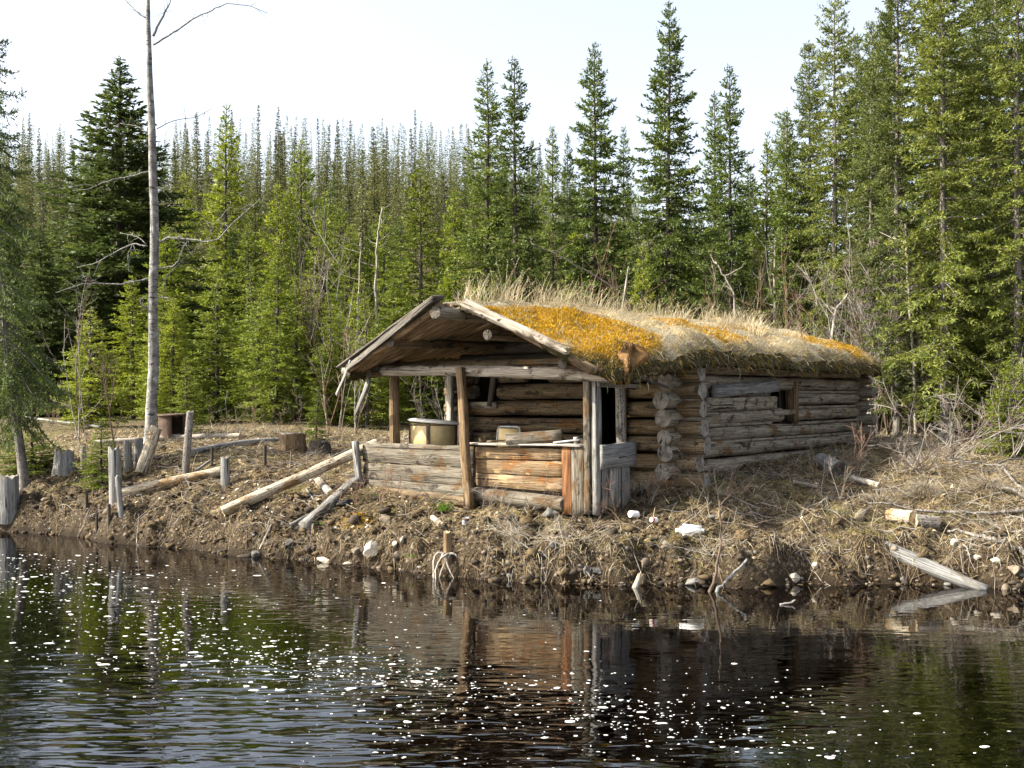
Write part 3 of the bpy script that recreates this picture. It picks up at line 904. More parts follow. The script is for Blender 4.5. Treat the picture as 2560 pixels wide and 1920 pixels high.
def rock(px, py, wpx, mat, label, hgt=0.65, sink=0.3, seed=None, depth=0.8, lift=0.0):
    c = ground_at(px, py)
    r = wpx / FPX * c.y * 0.5
    rng = np.random.default_rng(seed or nseed())
    import bmesh
    bm = bmesh.new()
    bmesh.ops.create_icosphere(bm, subdivisions=3, radius=1.0)
    o = Vector(rng.uniform(0, 50, 3))
    # cut some flat facets, then roughen
    pl = [Vector(rng.normal(0, 1, 3)).normalized() for _ in range(14)]
    dd = rng.uniform(0.48, 0.85, 14)
    for v in bm.verts:
        p = v.co.copy()
        for nrm, d in zip(pl, dd):
            k = p.dot(nrm)
            if k > d: p -= nrm * (k - d) * 0.9
        p *= 1 + 0.18 * mnoise.noise(p * 1.6 + o) + 0.06 * mnoise.noise(p * 5 + o)
        v.co = Vector((p.x * r, p.y * r * depth, p.z * r * hgt))
    me = bpy.data.meshes.new("rock"); bm.to_mesh(me); bm.free()
    for f in me.polygons: f.use_smooth = False
    ob = obj("rock", me, M[mat], None, (c.x, c.y, c.z + r * hgt * (1 - 2 * sink) + lift))
    ob.rotation_euler = (rng.uniform(-.15, .15), rng.uniform(-.2, .2), rng.uniform(0, 6.28))
    return tag(ob, label, "rock", "rocks on the river bank")

rock(965, 1308, 52, 'rock', "pinkish brown rock near the hanging plank end, below the porch")
rock(928, 1392, 52, 'rock_pale', "big pale rock half out of the bank at the water's edge", 0.9)
rock(893, 1388, 34, 'rock', "rounded brown rock beside the big pale rock at the bank foot", 0.9)
rock(810, 1405, 40, 'rock_pale', "flat rock at the water's edge, left of the dark hollow", 0.5)
rock(870, 1413, 32, 'rock_pale', "small low wet rock in shallow water by the bank", 0.45)
rock(722, 1362, 34, 'rock_grey', "striped grey rock in the bank left of the fallen beam")
rock(1005, 1358, 18, 'rock_pale', "small upright pale stone, second of the two standing on the slope", 1.2)
rock(987, 1366, 20, 'rock_pale', "leaning pale stone beside the smaller upright stone", 1.2)
rock(1378, 1293, 56, 'rock_grey', "big grey angular rock below the porch boards", 0.75)
rock(1730, 1460, 50, 'rock_grey', "flat grey rock at the waterline left of the forked snag", 0.4)
rock(1985, 1450, 36, 'rock_pale', "tan rock at the waterline under the tallest part of the right bank", 0.8)
rock(2037, 1424, 22, 'rock_pale', "pale rock in the right bank face", 0.9)
rock(2152, 1298, 46, 'rock', "broken reddish stone on the bank top left of the short birch log", 0.8)
rock(1925, 1462, 20, 'rock_grey', "dark wet stone at the waterline right of the snag", 1.0)
rock(1590, 1352, 26, 'rock', "brown rock in the bank below the white jug")
rock(1468, 1443, 34, 'rock_grey', "dark wet rock in the undercut bank right of the root stump", 0.9)
rock(1492, 1432, 30, 'rock_grey', "grey rock perched above the dark wet rock", 0.7)
rock(2385, 1366, 34, 'rock_pale', "pale rock beside the upper end of the squared timber")
rock(2490, 1412, 34, 'rock_pale', "bleached rock on the gravel at the far right", 0.7)
rock(2535, 1432, 40, 'rock', "tan rock on the gravel by the picture's right edge", 0.7)
rock(2440, 1398, 30, 'rock_pale', "pale cobble among the gravel right of the squared timber", 0.7)
rock(1128, 1248, 20, 'rock_pale', "small white rock beside the fresh green grass tuft", 0.8)
rock(1163, 1257, 24, 'rock_pale', "small white rock at the foot of the middle porch post", 0.8)
rock(1240, 1382, 18, 'rock_grey', "grey pebble in the bank above the stump's roots", 0.7)
rock(990, 1402, 26, 'rock', "brown rock in the bank below the standing stones", 0.9)
rock(640, 1390, 40, 'rock_grey', "dark rock at the waterline below the long birch log", 0.6)
rock(1660, 1380, 22, 'rock', "small tan rock in the bank face under the jug", 0.8)
rock(1780, 1300, 20, 'rock_grey', "small grey rock lying in the cabin's shade", 0.6)
# ------------------------------------------------------------------ the log cabin
ZB = 0.8
cabin = empty("log_cabin", (CAB.x, CAB.y, ZB), CTH, "derelict log cabin with a mossy sod roof and an open boarded porch facing the river", "cabin")
def P(x, y, z): return (x, y, z - ZB)

side_rows = [1.20, 1.44, 1.68, 1.94, 2.20, 2.45, 2.69]
front_rows = [1.05, 1.31, 1.56, 1.81, 2.07, 2.33, 2.58]
R_ = 0.114
LG, EG = [M['log_grey'], M['end_grey']], [M['log_brown'], M['end_grey']]
DK = [M['log_dark'], M['end_dark']]
LEN = 7.0
rs = random.Random(3)
# right side wall, with a window between y 3.05 and 3.75
for z in side_rows:
    r = R_ * rs.uniform(.94, 1.06)
    e0 = -0.30 - rs.uniform(0, .16); e1 = LEN + rs.uniform(.15, .35)
    dz = rs.uniform(-.015, .015)
    if abs(z - 2.20) < .01:
        log("wall_log", P(0, e0, z), P(0, 0.62, z), r * 1.05, r * 0.98, LG, cabin, bumps=.09)
        log("wall_log", P(0, 3.98, z + .02), P(0, e1, z + .03), r * .95, r * .85, LG, cabin, bumps=.09, knots=2)
    elif abs(z - 1.94) < .01:
        log("wall_log", P(0, e0, z), P(0, 3.45, z + .01), r * 1.08, r * 1.0, LG, cabin, bumps=.09)
        log("wall_log", P(0, 3.98, z + .02), P(0, e1, z + .03), r, r * .85, LG, cabin, bumps=.09, knots=2)
    else:
        log("wall_log", P(0, e0, z + dz), P(0, e1, z + dz + .02), r * 1.05, r * .86, LG, cabin, bumps=.10, knots=4)
# thin chinking poles between the courses
for z, y0, y1 in ((1.815, .05, 3.0), (2.075, .05, 3.0), (1.80, 3.9, 6.9), (2.07, 3.9, 6.9), (2.335, 3.9, 6.9), (1.56, .1, 6.9)):
    log("chinking_pole", P(.070, y0, z), P(.070, y1, z + .015), .027, .022, [M['log_grey'], M['end_grey']], cabin, n=8, bumps=.1)
# squared timbers filling the left half of the window row
t = board("window_board", P(.145, .85, 2.325), P(.165, 3.06, 2.425), .185, .07, M['board_grey'], cabin, (1, 0, 0), warp=.02, rag=.006, jag=.02)
t['label'] = "loose silver grey board tilted across the window row"
board("window_board", P(.10, .66, 2.13), P(.10, 3.05, 2.16), .20, .10, M['log_grey'], cabin, (1, 0, 0), warp=.02, rag=.008, jag=.02)
board("window_board", P(.03, .70, 2.29), P(.03, 3.02, 2.32), .26, .04, M["log_grey"], cabin, (1, 0, 0), warp=.01)
wf = board("window_frame", P(.10, 3.93, 1.80), P(.11, 3.90, 2.52), .13, .05, M['post_brown'], cabin, (1, 0, 0))
board("jamb", P(.03, 3.85, 1.98), P(.03, 3.83, 2.50), .16, .035, M['post_brown'], cabin, (0, 1, 0))
board("sill", P(.10, 3.02, 1.99), P(.10, 3.86, 1.995), .09, .06, M['log_grey'], cabin, (1, 0, 0))
# left and back walls
for z in side_rows:
    log("wall_log", P(-4.05, -.25, z), P(-4.05, LEN + .25, z), R_, R_ * .9, LG, cabin, bumps=.09)
for z in front_rows:
    log("wall_log", P(-4.35, LEN, z + .02), P(.28 + rs.uniform(-.05, .1), LEN, z + .02), R_, R_ * 1.0, LG, cabin, bumps=.09)
# front wall: a window at x -3.7..-3.2, a stove hole at -2.66..-2.19, a door at -1.54..-0.74
def frow(z, segs):
    for a, b in segs:
        end = b > 0
        log("wall_log", P(a, 0, z), P(b + (rs.uniform(-.06, .08) if end else 0), 0, z + .005), R_ * (1.04 if not end else .98), R_ * (1.0 if not end else 1.06),
            [M['log_brown'], M['end_grey']], cabin, bumps=.09, knots=1)
for z in front_rows:
    E = 0.42
    if z > 2.5: frow(z, [(-4.3, -3.72), (-3.18, -2.66), (-2.19, -1.52), (-.76, E)])
    elif z > 2.2: frow(z, [(-4.3, -3.72), (-3.18, -1.50), (-.76, E)])
    else: frow(z, [(-4.3, -1.50 + rs.uniform(-.02, .03)), (-.76, E)])
# gable logs above the front wall and the back wall
for yy in (0.0, LEN):
    for z, hw in ((2.83, 1.95), (3.05, 1.35), (3.25, .75)):
        log("gable_log", P(-2.03 - hw, yy, z), P(-2.03 + hw, yy, z), .115, .11, DK if yy == 0 else LG, cabin)
# door jambs
dj = board("door_frame", P(-.78, -.16, .95), P(-.78, -.16, 2.62), .10, .07, M['post_brown'], cabin, (0, -1, 0))
board("hinge", P(-.78, -.215, 1.93), P(-.78, -.215, 2.03), .075, .02, M['orange_wood'], cabin, (0, -1, 0), rag=.002).parent = cabin
board("hinge", P(-.78, -.215, 1.70), P(-.78, -.215, 1.79), .075, .02, M['orange_wood'], cabin, (0, -1, 0), rag=.002)
board("door_frame", P(-1.50, -.05, .95), P(-1.50, -.05, 2.62), .12, .06, M['log_dark'], cabin, (1, 0, 0))
board("window_frame", P(-3.30, -.13, 2.10), P(-3.20, -.13, 2.66), .10, .05, M['log_dark'], cabin, (0, -1, 0))
board("sill", P(-3.74, -.12, 2.115), P(-3.16, -.12, 2.115), .06, .10, M['beam_pale'], cabin, (0, 0, 1))
# floor of the porch and of the room
mb = MB()
rng_ = np.random.default_rng(9)
for k in range(10):
    V, Q, T = board_arrays(4.3, .168, .05, rng_, .01)
    V = V[:, [2, 0, 1]]
    V[:, 0] += -4.45; V[:, 1] += -1.6 + k * .172
    mb.add(V, Q, T)
obj("porch_floor", mb.mesh("porch_floor"), M['log_dark'], cabin, P(0, 0, .95))
board("cabin_floor", P(-4.0, 3.5, .93), P(-.05, 3.5, .93), 6.8, .04, M['log_dark'], cabin, (0, 0, 1), warp=0)

# added dark boards inside the walls, blocking light that leaks between the logs
for nm, p0, p1, w, nn in (("light_blocker", P(-3.90, 3.5, .95), P(-3.90, 3.5, 2.75), 6.7, (1, 0, 0)), ("light_blocker", P(-2.02, 6.84, .95), P(-2.02, 6.84, 2.95), 3.7, (0, -1, 0)),
                          ("light_blocker", P(-.15, 1.60, .95), P(-.15, 1.60, 2.75), 2.85, (-1, 0, 0)), ("light_blocker", P(-.15, 5.3, .95), P(-.15, 5.3, 2.75), 3.0, (-1, 0, 0))):
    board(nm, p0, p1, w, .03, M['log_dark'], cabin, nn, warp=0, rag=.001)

# ---- roof shape
RX = -2.03
def roof_edges(y):
    """left edge x, right edge x, ridge z, right eave z, left eave z at y along the cabin"""
    k = np.clip((np.asarray(y, float) + 2.4) / 2.4, 0, 1)
    k = k * k * (3 - 2 * k)
    xr = 0.14 + (0.46 - 0.14) * k
    xl = -4.30 + (-4.50 + 4.30) * k
    zr = 3.55 + .14 * k + .05 * np.clip(np.asarray(y) / 7, 0, 1)
    er = 2.72 + .33 * k
    el = 2.72 + .28 * k
    return xl, xr, zr, er, el

def roof_z(x, y):
    xl, xr, zr, er, el = roof_edges(y)
    dr = np.clip((x - RX) / (xr - RX), 0, 1.2); dl = np.clip((RX - x) / (RX - xl), 0, 1.2)
    z = np.where(x >= RX, zr - (zr - er) * (0.86 * dr + 0.14 * dr * dr), zr - (zr - el) * dl)
    return z

def front_y(x):
    """where the roof's ragged front edge lies at x"""
    x = np.asarray(x, float)
    left = -2.80 + (RX - x) / 2.2 * 0.45
    right = -2.45 + np.clip((x - RX) - 1.9, 0, 1) * 0.9
    sm = np.clip((x - (RX - .06)) / .12, 0, 1)
    return left * (1 - sm) + right * sm

def sod_mesh():
    rng = np.random.default_rng(4)
    nu, nv = 84, 170
    u = np.linspace(0, 1, nu); v = np.linspace(0, 1, nv)
    U, Vv = np.meshgrid(u, v)
    yb = 7.0
    # first pass for x with the edges at the middle
    x0 = -4.4 + U * 4.75
    fy = front_y(x0) + 0.06
    Yl = fy + (yb - fy) * Vv
    xl, xr, zr, er, el = roof_edges(Yl)
    ragged = (fbm(Yl * 2.2, Yl * 0 + 4, 12, 3) - .44) * .18
    X = xl + U * (xr + ragged - xl)
    Z = roof_z(X, Yl)
    lump = np.clip((X + 3.0) / 1.0, .25, 1) * np.clip(Vv * 12, .3, 1) * (fbm(X * 1.6, Yl * 1.6, 14, 4) - .46) * .28 + (fbm(X * 6, Yl * 6, 15, 3) - .44) * .07
    Z = Z + lump
    edge = np.minimum(1 - U, 1e9)
    edge = np.minimum((1 - U) * 4.6, U * 4.6)
    edge = np.minimum(edge, (1 - Vv) * 9)
    Z = Z - .17 * np.clip(1 - edge / .30, 0, 1) ** 2
    fr = Vv * (yb + 2.4)
    Z = Z - .06 * np.clip(1 - fr / .15, 0, 1) ** 2
    top = np.stack([X, Yl, Z], -1)
    # drooping skirt and a lower skin
    V = top.reshape(-1, 3)
    i = (np.arange(nv - 1)[:, None] * nu + np.arange(nu - 1)[None, :]).ravel()
    Q = np.stack([i, i + 1, i + nu + 1, i + nu], 1)
    mb = MB(); mb.add(V, Q)
    thick = 0.15
    bot = top.copy(); 
    base = roof_z(X, Yl)
    bot[..., 2] = np.minimum(base - (.035 + .27 * np.clip((X + 1.0) / 1.3, 0, 1)), top[..., 2] - .03)
    Vb = bot.reshape(-1, 3)
    mb.add(Vb, Q[:, ::-1])
    n0 = nu * nv
    per = [k for k in range(nu)] + [r * nu + nu - 1 for r in range(1, nv)] + [(nv - 1) * nu + k for k in range(nu - 2, -1, -1)] + [r * nu for r in range(nv - 2, 0, -1)]
    per = np.array(per); nxt = np.roll(per, -1)
    # edge wall in three steps with ragged bulges
    A = V[per]; B = Vb[per]
    rows = [A]
    ctr = np.array([RX, 2.5, 0])
    outd = A - ctr; outd[:, 2] = 0; outd /= np.linalg.norm(outd, axis=1, keepdims=True)
    k = len(per)
    side = (per % nu == nu - 1)
    for q, t in enumerate((.3, .65, 1.0)):
        Pm = A * (1 - t) + B * t + outd * (rng.uniform(-.02, .05, (k, 1))) 
        Pm[:, 2] -= rng.uniform(0, .05, k) * t + np.where(side, .05 * t, 0)
        rows.append(Pm)
    rows.append(B)
    W = np.concatenate(rows)
    QQ = []
    for q in range(4):
        s = np.arange(k); e = (s + 1) % k
        QQ.append(np.stack([q * k + s, (q + 1) * k + s, (q + 1) * k + e, q * k + e], 1))
    mb.add(W, np.concatenate(QQ))
    return mb.mesh("sod_roof", True)

def moss_mask(x, y):
    a = np.exp(-(((x + .62) / .88) ** 2) ** 2 - (((y + 1.45) / .95) ** 2) ** 2) * 1.45
    a = a + np.exp(-((x + 1.5) / .35) ** 2 - ((y + 2.0) / .45) ** 2)
    b = 1.10 * np.exp(-((x + .25) / .80) ** 2) * (y > 0.3) * (fbm(x * .9 + 3, y * .7, 91, 2) - 0.10) * 2.1
    n = fbm(x * 3.2, y * 3.2, 93, 3)
    return (a + b) * (.30 + 1.45 * n)

def sod_material():
    m, nt, out = new_mat("sod_roof_turf")
    g = NG(nt)
    tc = g.n("ShaderNodeTexCoord"); ob = tc.outputs['Object']
    n2 = g.noise(ob, 3.2, 4, 0.65); n3 = g.noise(ob, 40, 4, 0.7)
    thatch = g.ramp(n3, [(0.34, (.09, .065, .03)), (0.5, (.26, .20, .10)), (0.68, (.46, .37, .21))])
    grey = g.ramp(n3, [(0.34, (.09, .08, .055)), (0.68, (.34, .30, .22))])
    col = g.mix(g.ramp(n2, [(0.40, 0.0), (0.60, 1.0)]), thatch, grey)
    sp = g.n("ShaderNodeSeparateXYZ"); g.link(tc.outputs['Normal'], sp.inputs[0])
    edge = g.ramp(sp.outputs[2], [(0.45, 1.0), (0.72, 0.0)])
    soil = g.ramp(n3, [(0.35, (.02, .016, .010)), (0.55, (.06, .05, .02)), (0.70, (.12, .10, .035))])
    at_ = g.n("ShaderNodeAttribute"); at_.attribute_name = "moss_cover"
    mossc = g.ramp(n3, [(0.34, (.10, .05, .006)), (0.52, (.25, .13, .010)), (0.70, (.40, .235, .018))])
    col = g.mix(g.ramp(at_.outputs['Fac'], [(0.30, 0.0), (0.52, 1.0)]), col, mossc)
    col = g.mix(edge, col, soil)
    g.bsdf(out, col, 0.95, g.bump(n3, 0.8, 0.04), 0.1)
    return m
M['sod'] = sod_material()
sod_me = sod_mesh()
_co = np.empty(len(sod_me.vertices) * 3, np.float32); sod_me.vertices.foreach_get("co", _co); _co = _co.reshape(-1, 3)
_ma = sod_me.attributes.new("moss_cover", 'FLOAT', 'POINT'); _ma.data.foreach_set("value", np.clip(moss_mask(_co[:, 0].astype(float), _co[:, 1].astype(float)), 0, 1).astype(np.float32))
sod = obj("sod_roof", sod_me, M['sod'], cabin, P(0, 0, 0))

# turf heights sampled from the mesh itself so that plants root in it
from mathutils.bvhtree import BVHTree
_bvh = BVHTree.FromPolygons([v.co.copy() for v in sod_me.vertices], [tuple(p.vertices) for p in sod_me.polygons])
def sod_z(x, y):
    hit = _bvh.ray_cast(Vector((x, y, 9)), Vector((0, 0, -1)))
    return hit[0].z if hit[0] is not None else None

def roof_plants():
    rng = np.random.default_rng(12)
    def sample(n, fn, x0=-4.4, x1=.55, y0=-2.8, y1=7.5):
        out = []
        for _ in range(12):
            X = rng.uniform(x0, x1, n * 3); Y = rng.uniform(y0, y1, n * 3)
            k = rng.uniform(0, 1, len(X)) < fn(X, Y)
            for x, y in zip(X[k], Y[k]):
                z = sod_z(x, y)
                if z is not None: out.append((x, y, z))
                if len(out) >= n: return np.array(out)
        return np.array(out)
    fm = lambda x, y: np.clip((moss_mask(x, y) - .45) * 3, 0, 1)
    # moss
    B = sample(34000, fm, -2.6, .5, -2.6, 7.4)
    n = len(B)
    V, Q, T = blades(B - np.array([0, 0, .008]), rng.uniform(.018, .050, n), rng.uniform(.008, .017, n), rng.uniform(0, 6.28, n), np.abs(rng.normal(0, .7, n)), rng, 2, .5)
    mi = np.where(rng.uniform(0, 1, n) < np.clip(.95 - .9 * np.abs(fbm(B[:, 0] * 4, B[:, 1] * 4, 97, 2) - .40) * 2, .3, 1), 0, rng.choice([1, 2], n))
    mo = obj("moss", mesh_from("moss", V, Q, T, mi, mi), [M['moss'], M['moss_green'], M['straw_c']], sod)
    mo['kind'] = 'stuff'
    # matted thatch
    ft = lambda x, y: (1 - .92 * fm(x, y)) * np.clip((fbm(x * 2.1, y * 2.1, 111, 3) - .22) * 3.5, .1, 1) * np.where(x > -2.6, 1.0, .3)
    B = sample(15000, ft)
    n = len(B)
    me = blade_mesh("thatch", B - np.array([0, 0, .01]), rng.uniform(.05, .17, n), rng.uniform(.005, .010, n), rng.normal(-0.2, 1.1, n),
                    np.clip(rng.normal(1.15, .3, n), .2, 1.6), rng, 3, 3, .5, [.62, .22, .16])
    th = obj("thatch", me, [M['straw_a'], M['straw_b'], M['straw_c']], sod); th['kind'] = 'stuff'
    # drooping fringe at the right eave and the front edge
    B = []
    for _ in range(4200):
        y = rng.uniform(-2.2, 7.5); xl, xr, *_r = roof_edges(y)
        x = float(xr) + rng.uniform(-.16, .03); z = sod_z(x, y)
        if z is not None: B.append((x, y, z - rng.uniform(0, .16)))
    B = np.array(B); n = len(B)
    me = blade_mesh("fringe", B, rng.uniform(.06, .20, n), rng.uniform(.006, .013, n), rng.normal(0, .5, n), np.clip(rng.normal(1.9, .45, n), .9, 2.9), rng, 4, 3, .6, [.22, .33, .15, .30])
    fr = obj("fringe", me, [M['straw_a'], M['straw_b'], M['moss'], M['moss_green']], sod); fr['kind'] = 'stuff'
    # standing tall grass: tufts along the ridge and a few on the slope, with odd stems between
    tufts = [(-2.05, -2.3, 26, .42), (-2.1, -1.95, 60, .50), (-2.0, -1.5, 70, .58), (-2.1, -1.05, 55, .50), (-2.0, -.45, 60, .48), (-2.1, .05, 70, .50), (-2.0, .6, 60, .42), (-2.05, 1.25, 50, .40),
             (-2.0, 2.1, 30, .34), (-2.1, 2.95, 60, .40), (-2.0, 3.4, 30, .36), (-2.05, 3.9, 60, .42), (-2.0, 4.8, 35, .36), (-2.1, 6.0, 50, .40), (-1.2, 2.2, 40, .34), (-.7, 3.1, 60, .40), (-.5, 3.7, 70, .46),
             (-.9, 4.3, 50, .40), (-1.3, 3.4, 40, .40), (-.6, 2.4, 25, .30), (-.3, 4.6, 30, .30), (-1.3, .6, 30, .28), (-1.4, 5.3, 40, .36), (-.7, 5.8, 24, .28), (-1.6, -.6, 30, .30)]
    B = []; Hh = []; Az = []
    for tx, ty, cnt, th in tufts:
        az0 = rng.normal(0.2, 1.1)
        for _ in range(cnt):
            x = tx + rng.normal(0, .09); y = ty + rng.normal(0, .11); z = sod_z(x, y)
            if z is None: continue
            B.append((x, y, z)); Hh.append(th * rng.uniform(.45, 1.12)); Az.append(az0 + rng.normal(0, .8))
    for x, y in zip(rng.uniform(-2.6, .3, 420), rng.uniform(-2.2, 7.1, 420)):
        z = sod_z(x, y)
        if z is not None: B.append((x, y, z)); Hh.append(rng.uniform(.10, .32)); Az.append(rng.uniform(0, 6.28))
    B = np.array(B); n = len(B)
    hh = np.array(Hh); wind = np.array(Az)
    me = blade_mesh("tall_grass", B - np.array([0, 0, .02]), hh, rng.uniform(.006, .011, n), wind, np.abs(rng.normal(.38, .34, n)), rng, 2, 4, .55, [.8, .2])
    V0 = len(me.vertices)
    tg = obj("tall_grass", me, [M['straw_a'], M['straw_b']], sod); tg['kind'] = 'stuff'
    # feathery seed heads on some of the stems
    sel = rng.choice(n, 420, replace=False)
    co = np.empty(V0 * 3, np.float32); me.vertices.foreach_get("co", co); co = co.reshape(-1, 3)
    mbV = []
    for s in sel:
        tip = co[s * 9 + 8]; root = co[s * 9 + 4]
        d = tip - root; L = np.linalg.norm(d); d = d / max(L, 1e-6)
        for q in range(9):
            c = tip - d * rng.uniform(0, .14)
            a = rng.normal(0, 1, 3); a /= np.linalg.norm(a)
            e = d * .022 + a * .014
            w = np.cross(d, a) * .004
            mbV.append(np.stack([c - w, c + e * .6 - w, c + e, c + e * .6 + w]))
    Vs = np.concatenate(mbV); Qs = np.arange(len(Vs)).reshape(-1, 4)
    sh = obj("seed_heads", mesh_from("seed_heads", Vs, Qs), M['straw_a'], sod); sh['kind'] = 'stuff'
roof_plants()

# ---- roof poles and purlins under the sod
mb = MB()
for side in (0, 1):
    y = -2.72 if side == 0 else -2.28
    while y < 7.3:
        w = rng_.uniform(.07, .12)
        xl, xr, zr, er, el = [float(q) for q in roof_edges(y)]
        k = 6
        if side == 0:
            y0 = y
            x_end = xl + .05
            xs = np.linspace(RX, x_end, k); ys = y0 + (RX - xs) / 2.2 * .40 * np.clip((-y) / 2.7, 0, 1)
        else:
            x_end = xr - .06
            xs = np.linspace(RX + .02, x_end, k); ys = np.full(k, y)
        zs = roof_z(xs, ys) - np.where(xs < RX, .085, .085 + .10 * np.clip((xs + 1.6) / 1.6, 0, 1)) + rng_.uniform(-.008, .008, k) + rng_.uniform(-.014, .010)
        V, Q, T = tube_arrays(np.stack([xs, ys, zs], 1), w * .5, 7, True)
        mb.add(V, Q, T)
        y += w * 1.10
def wood_slope(name, dark, mid, light):
    m, nt, out = new_mat(name); g = NG(nt)
    v = g.coords((.8, 16, 3), False); f = g.noise(v, 1.6, 5, .65)
    v2 = g.coords((.4, 12, 1), False); f2 = g.noise(v2, 1.0, 2, .6)
    c = g.mix(g.ramp(f2, [(.4, 0.0), (.6, 1.0)]), g.ramp(f, [(.3, dark), (.5, mid), (.7, light)]), g.ramp(f, [(.3, dark), (.7, mid)]))
    g.bsdf(out, c, .9, g.bump(f, .5, .02), .15); return m
M['pole_warm'] = wood_slope('roof_pole_wood', (.045, .03, .018), (.20, .135, .075), (.40, .30, .18))
obj("roof_poles", mb.mesh("roof_poles", True), M['pole_warm'], cabin, P(0, 0, 0))

log("ridge_log", P(RX, -2.84, 3.37), P(RX, 7.2, 3.40), .088, .10, [M['log_grey'], M['end_dark']], cabin, n=16, knots=3)
log("roof_purlin", P(-3.12, -2.58, 3.02), P(-3.1, 7.1, 3.06), .075, .08, [M['log_brown'], M['end_dark']], cabin, knots=3)
log("roof_purlin", P(-1.50, -2.40, 3.07), P(-1.45, 7.1, 3.12), .07, .08, [M['log_brown'], M['end_dark']], cabin, knots=3)
log("roof_purlin", P(-.42, -2.20, 2.66), P(-.3, -.2, 2.74), .065, .06, [M['log_brown'], M['end_dark']], cabin)
log("roof_purlin", P(-4.1, -2.05, 2.60), P(-4.05, -.2, 2.68), .06, .06, [M['log_brown'], M['end_dark']], cabin)
# cross tie behind the front beam
log("tie_log", P(-4.4, -1.45, 2.72), P(-.1, -1.45, 2.70), .075, .07, [M['log_brown'], M['end_dark']], cabin)
# front beam on the posts
fb = log("porch_beam", P(-4.88, -1.80, 2.655), P(.03, -1.78, 2.515), .075, .088, [M['beam_pale'], M['end_grey']], cabin, n=16, bumps=.13, bend=.03, jag=.06, knots=3)
# barge boards along the front gable edges
ph = lambda x, y, dz: P(x, y, float(roof_z(np.array(x), np.array(y))) + dz)
bb = board("barge_board", ph(RX + .02, -2.90, .0), ph(-4.15, -2.42, -.10), .09, .03, M['board_dark'], cabin, (-.2, -1, .1), warp=.02)
board("barge_board", ph(RX + .02, -2.78, .045), ph(-4.38, -2.30, .00), .22, .025, M['board_dark'], cabin, (-.35, 0, .9), warp=.02)
br = log("barge_log", ph(RX + .28, -2.56, .02), ph(-.12, -2.50, -.03), .080, .055, [M['beam_pale'], M['end_tan']], cabin, n=14, bumps=.2, jag=.05, knots=4)
br['label'] = "whitened split log with peeling bark along the right gable edge"
lo = board("loose_board", ph(-4.05, -2.46, -.03), P(-4.62, -2.20, 2.28), .05, .025, M['pole_grey'], cabin, (-.2, -1, 0))
hb = board("hanging_board", P(-4.22, -1.9, 2.52), P(-4.66, -1.78, 1.98), .10, .03, M['board_grey'], cabin, (-.3, -1, 0), taper=.6)
hb['label'] = "grey board hanging aslant from the left eave"

# ---- porch posts
pp = board("porch_post", P(-2.40, -1.90, 2.66), P(-2.22, -1.92, .66), .125, .10, M['post_brown'], cabin, (-.1, -1, 0), warp=.015, taper=1.12)
pp['label'] = "leaning brown squared post in the middle of the porch front"
log("porch_post", P(-4.12, -1.45, .95), P(-4.14, -1.45, 2.62), .085, .075, [M['post_brown'], M['end_grey']], cabin)
pw = board("porch_post", P(-3.98, -.30, .95), P(-3.99, -.30, 2.75), .10, .09, M['pale_pole'], cabin, (0, -1, 0))
pw['label'] = "pale weathered post at the cabin's left corner"
log("porch_post", P(-3.78, -.26, .95), P(-3.78, -.26, 2.75), .07, .065, [M['log_dark'], M['end_dark']], cabin)
board("porch_post", P(-.33, -1.74, .70), P(-.34, -1.74, 2.56), .10, .08, M['board_warm'], cabin, (0, -1, 0))
pc = board("porch_post", P(-.215, -1.70, .70), P(-.225, -1.70, 2.50), .11, .10, M['board_grey'], cabin, (1, -.3, 0))
pc['label'] = "grey squared corner post at the porch's right"
pk = log("porch_post", P(-.20, -1.10, .75), P(-.24, -1.12, 2.50), .072, .066, [M['bark_pale'], M['end_grey']], cabin, bumps=.05)
pk['label'] = "round bark-covered post at the porch's open right side"
pe = board("porch_post", P(-4.50, -1.82, .76), P(-4.60, -1.84, 1.56), .10, .09, M['pole_grey'], cabin, (0, -1, 0))
pe['label'] = "short grey stub post at the left end of the porch boards"
board("lintel", P(-.17, -1.75, 2.425), P(-.19, -.75, 2.42), .11, .05, M['board_grey'], cabin, (1, 0, 0))

# ---- boarded porch front, left and right halves
def panel(name, rows, mat, parent, y, seed):
    rng = np.random.default_rng(seed)
    mb = MB()
    for (x0, x1, zt0, zt1, zb0, zb1, dy) in rows:
        L = x1 - x0; w = (zt0 - zb0 + zt1 - zb1) / 2 - .008
        V, Q, T = board_arrays(L, w, .055, rng, .008, .006, (zt1 - zb1) / (zt0 - zb0), .012)
        # board length along local Z (grain), width along local X, thickness Y
        zc0 = (zt0 + zb0) / 2; zc1 = (zt1 + zb1) / 2
        s = V[:, 2] / L
        V[:, 0] += zc0 + (zc1 - zc0) * s
        V[:, 2] += x0
        V[:, 1] += dy
        mb.add(V, Q, T)
    # local frame: Z -> cabin x, X -> cabin z, Y -> -cabin y ... keep handedness
    Mx = Matrix(((0, 0, 1), (0, 1, 0), (-1, 0, 0))).transposed()   # columns are images of local x, y, z
    Mx = Matrix(((0, 0, 1), (0, -1, 0), (1, 0, 0)))
    return obj(name, mb.mesh(name), mat, parent, P(0, y, 0), Mx)
rl = panel("railing_boards", [(-4.52, -2.30, 1.545, 1.545, 1.24, 1.235, 0), (-4.50, -2.30, 1.225, 1.225, .99, .97, .004), (-4.47, -2.30, .98, .965, .86, .80, .0)], M['board_warm'], cabin, -1.72, 31)
rl['label'] = "three grey-brown planks closing the left half of the porch front"
rr = panel("railing_boards", [(-2.24, -.70, 1.545, 1.555, 1.36, 1.385, 0), (-2.24, -.70, 1.35, 1.375, 1.17, 1.17, .006), (-2.24, -.70, 1.16, 1.16, .985, .965, .0)], M['board_rust'], cabin, -1.72, 33)
